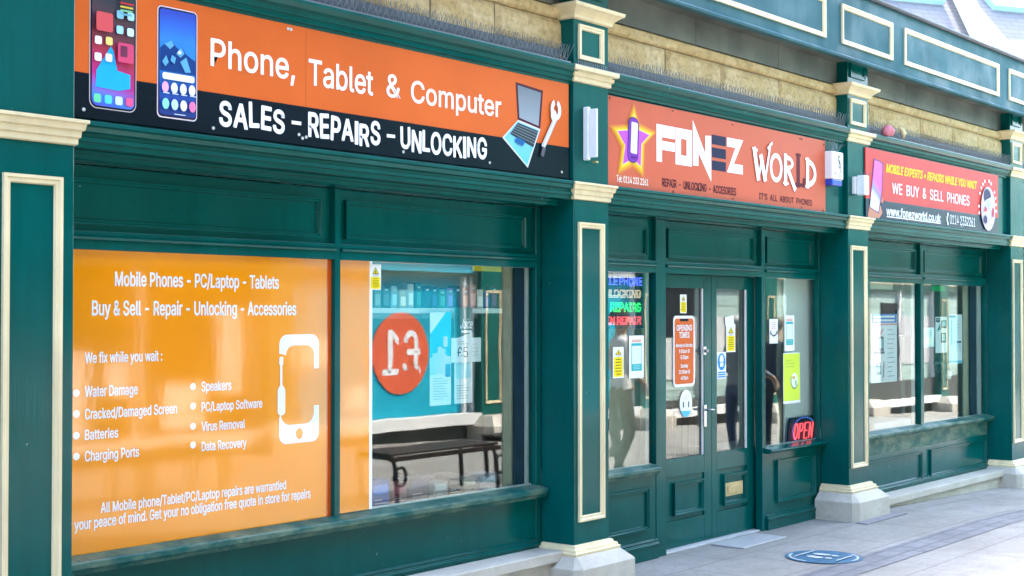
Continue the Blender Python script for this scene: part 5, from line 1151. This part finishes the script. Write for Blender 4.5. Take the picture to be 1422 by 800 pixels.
# ================================================================== DOWN THE STREET
def far_building():
    t = thing('far_building', 'pale slate roofed building far down the street above the teal fascia', 'building', (30, 4, -.6))
    ang = R(-30); d = Vector((math.cos(ang), math.sin(ang), 0)); n = Vector((-d.y, d.x, 0)); A = Vector((30.5, 5.2, 0))   # n points away from us
    def B(u, v, z): p = A + d * u + n * v; return (p.x, p.y, z)
    FS = stone_mat('pale_far_stone', (.5, .46, .40), (.58, .54, .48), (.66, .62, .56), .85, 10, .2)
    mb = MB(); mb.loft([[B(u, v, z) for u, v in ((-14, 0), (14, 0), (14, 9), (-14, 9))] for z in (-1.5, 6.2)], FS); mb.build('wall', None, t)
    m, tt, p = nodes('pale_far_slates'); br = N(tt, 'ShaderNodeTexBrick'); br.inputs['Scale'].default_value = 1; br.inputs['Brick Width'].default_value = .5; br.inputs['Row Height'].default_value = .17; br.inputs['Mortar Size'].default_value = .012
    br.inputs['Color1'].default_value = (.17, .155, .155, 1); br.inputs['Color2'].default_value = (.145, .135, .137, 1); br.inputs['Mortar'].default_value = (.10, .095, .095, 1)
    g = N(tt, 'ShaderNodeTexCoord'); tt.links.new(g.outputs['UV'], br.inputs['Vector']); tt.links.new(br.outputs[0], p.inputs['Base Color']); p.inputs['Roughness'].default_value = .7
    def slope(name, u0, u1, v0, z0, v1, z1, mat):
        me = bpy.data.meshes.new(name); me.from_pydata([B(u0, v0, z0), B(u1, v0, z0), B(u1, v1, z1), B(u0, v1, z1), B(u0, v0 + .2, z0 - .2), B(u1, v0 + .2, z0 - .2), B(u1, v1 + .2, z1 - .2), B(u0, v1 + .2, z1 - .2)], [], [(0, 1, 2, 3), (7, 6, 5, 4), (0, 4, 5, 1), (1, 5, 6, 2), (2, 6, 7, 3), (3, 7, 4, 0)])
        uv = me.uv_layers.new(); L = math.hypot(v1 - v0, z1 - z0)
        for li, c in zip(me.polygons[0].loop_indices, ((u0, 0), (u1, 0), (u1, L), (u0, L))): uv.data[li].uv = c
        me.materials.append(mat); o = link(bpy.data.objects.new(name, me)); o.parent = t; o.matrix_parent_inverse = t.matrix_world.inverted(); return o
    slope('roof', -14, 14, -.5, 5.9, 5, 11.5, m)
    SKL = plain('pale_rooflight', (.35, .55, .62), .1, .05)
    for u in (-3.0, 1.0, 5.0): slope('rooflight', u, u + 2.6, 2.2, 8.85, 3.1, 9.77, SKL)
    for u in (-1.2, 3.2, 7.6):
        mb = MB(); mb.loft([[B(u + a, v, z) for a, v, z in ((0, -.6, 5.95), (.35, -.6, 5.95), (2.35, 5, 11.75), (2.0, 5, 11.75))], [B(u + a, v, z) for a, v, z in ((0, -.6, 6.2), (.35, -.6, 6.2), (2.35, 5, 12.0), (2.0, 5, 12.0))]], WHITE2); mb.build('roof_rib', None, t)
far_building()
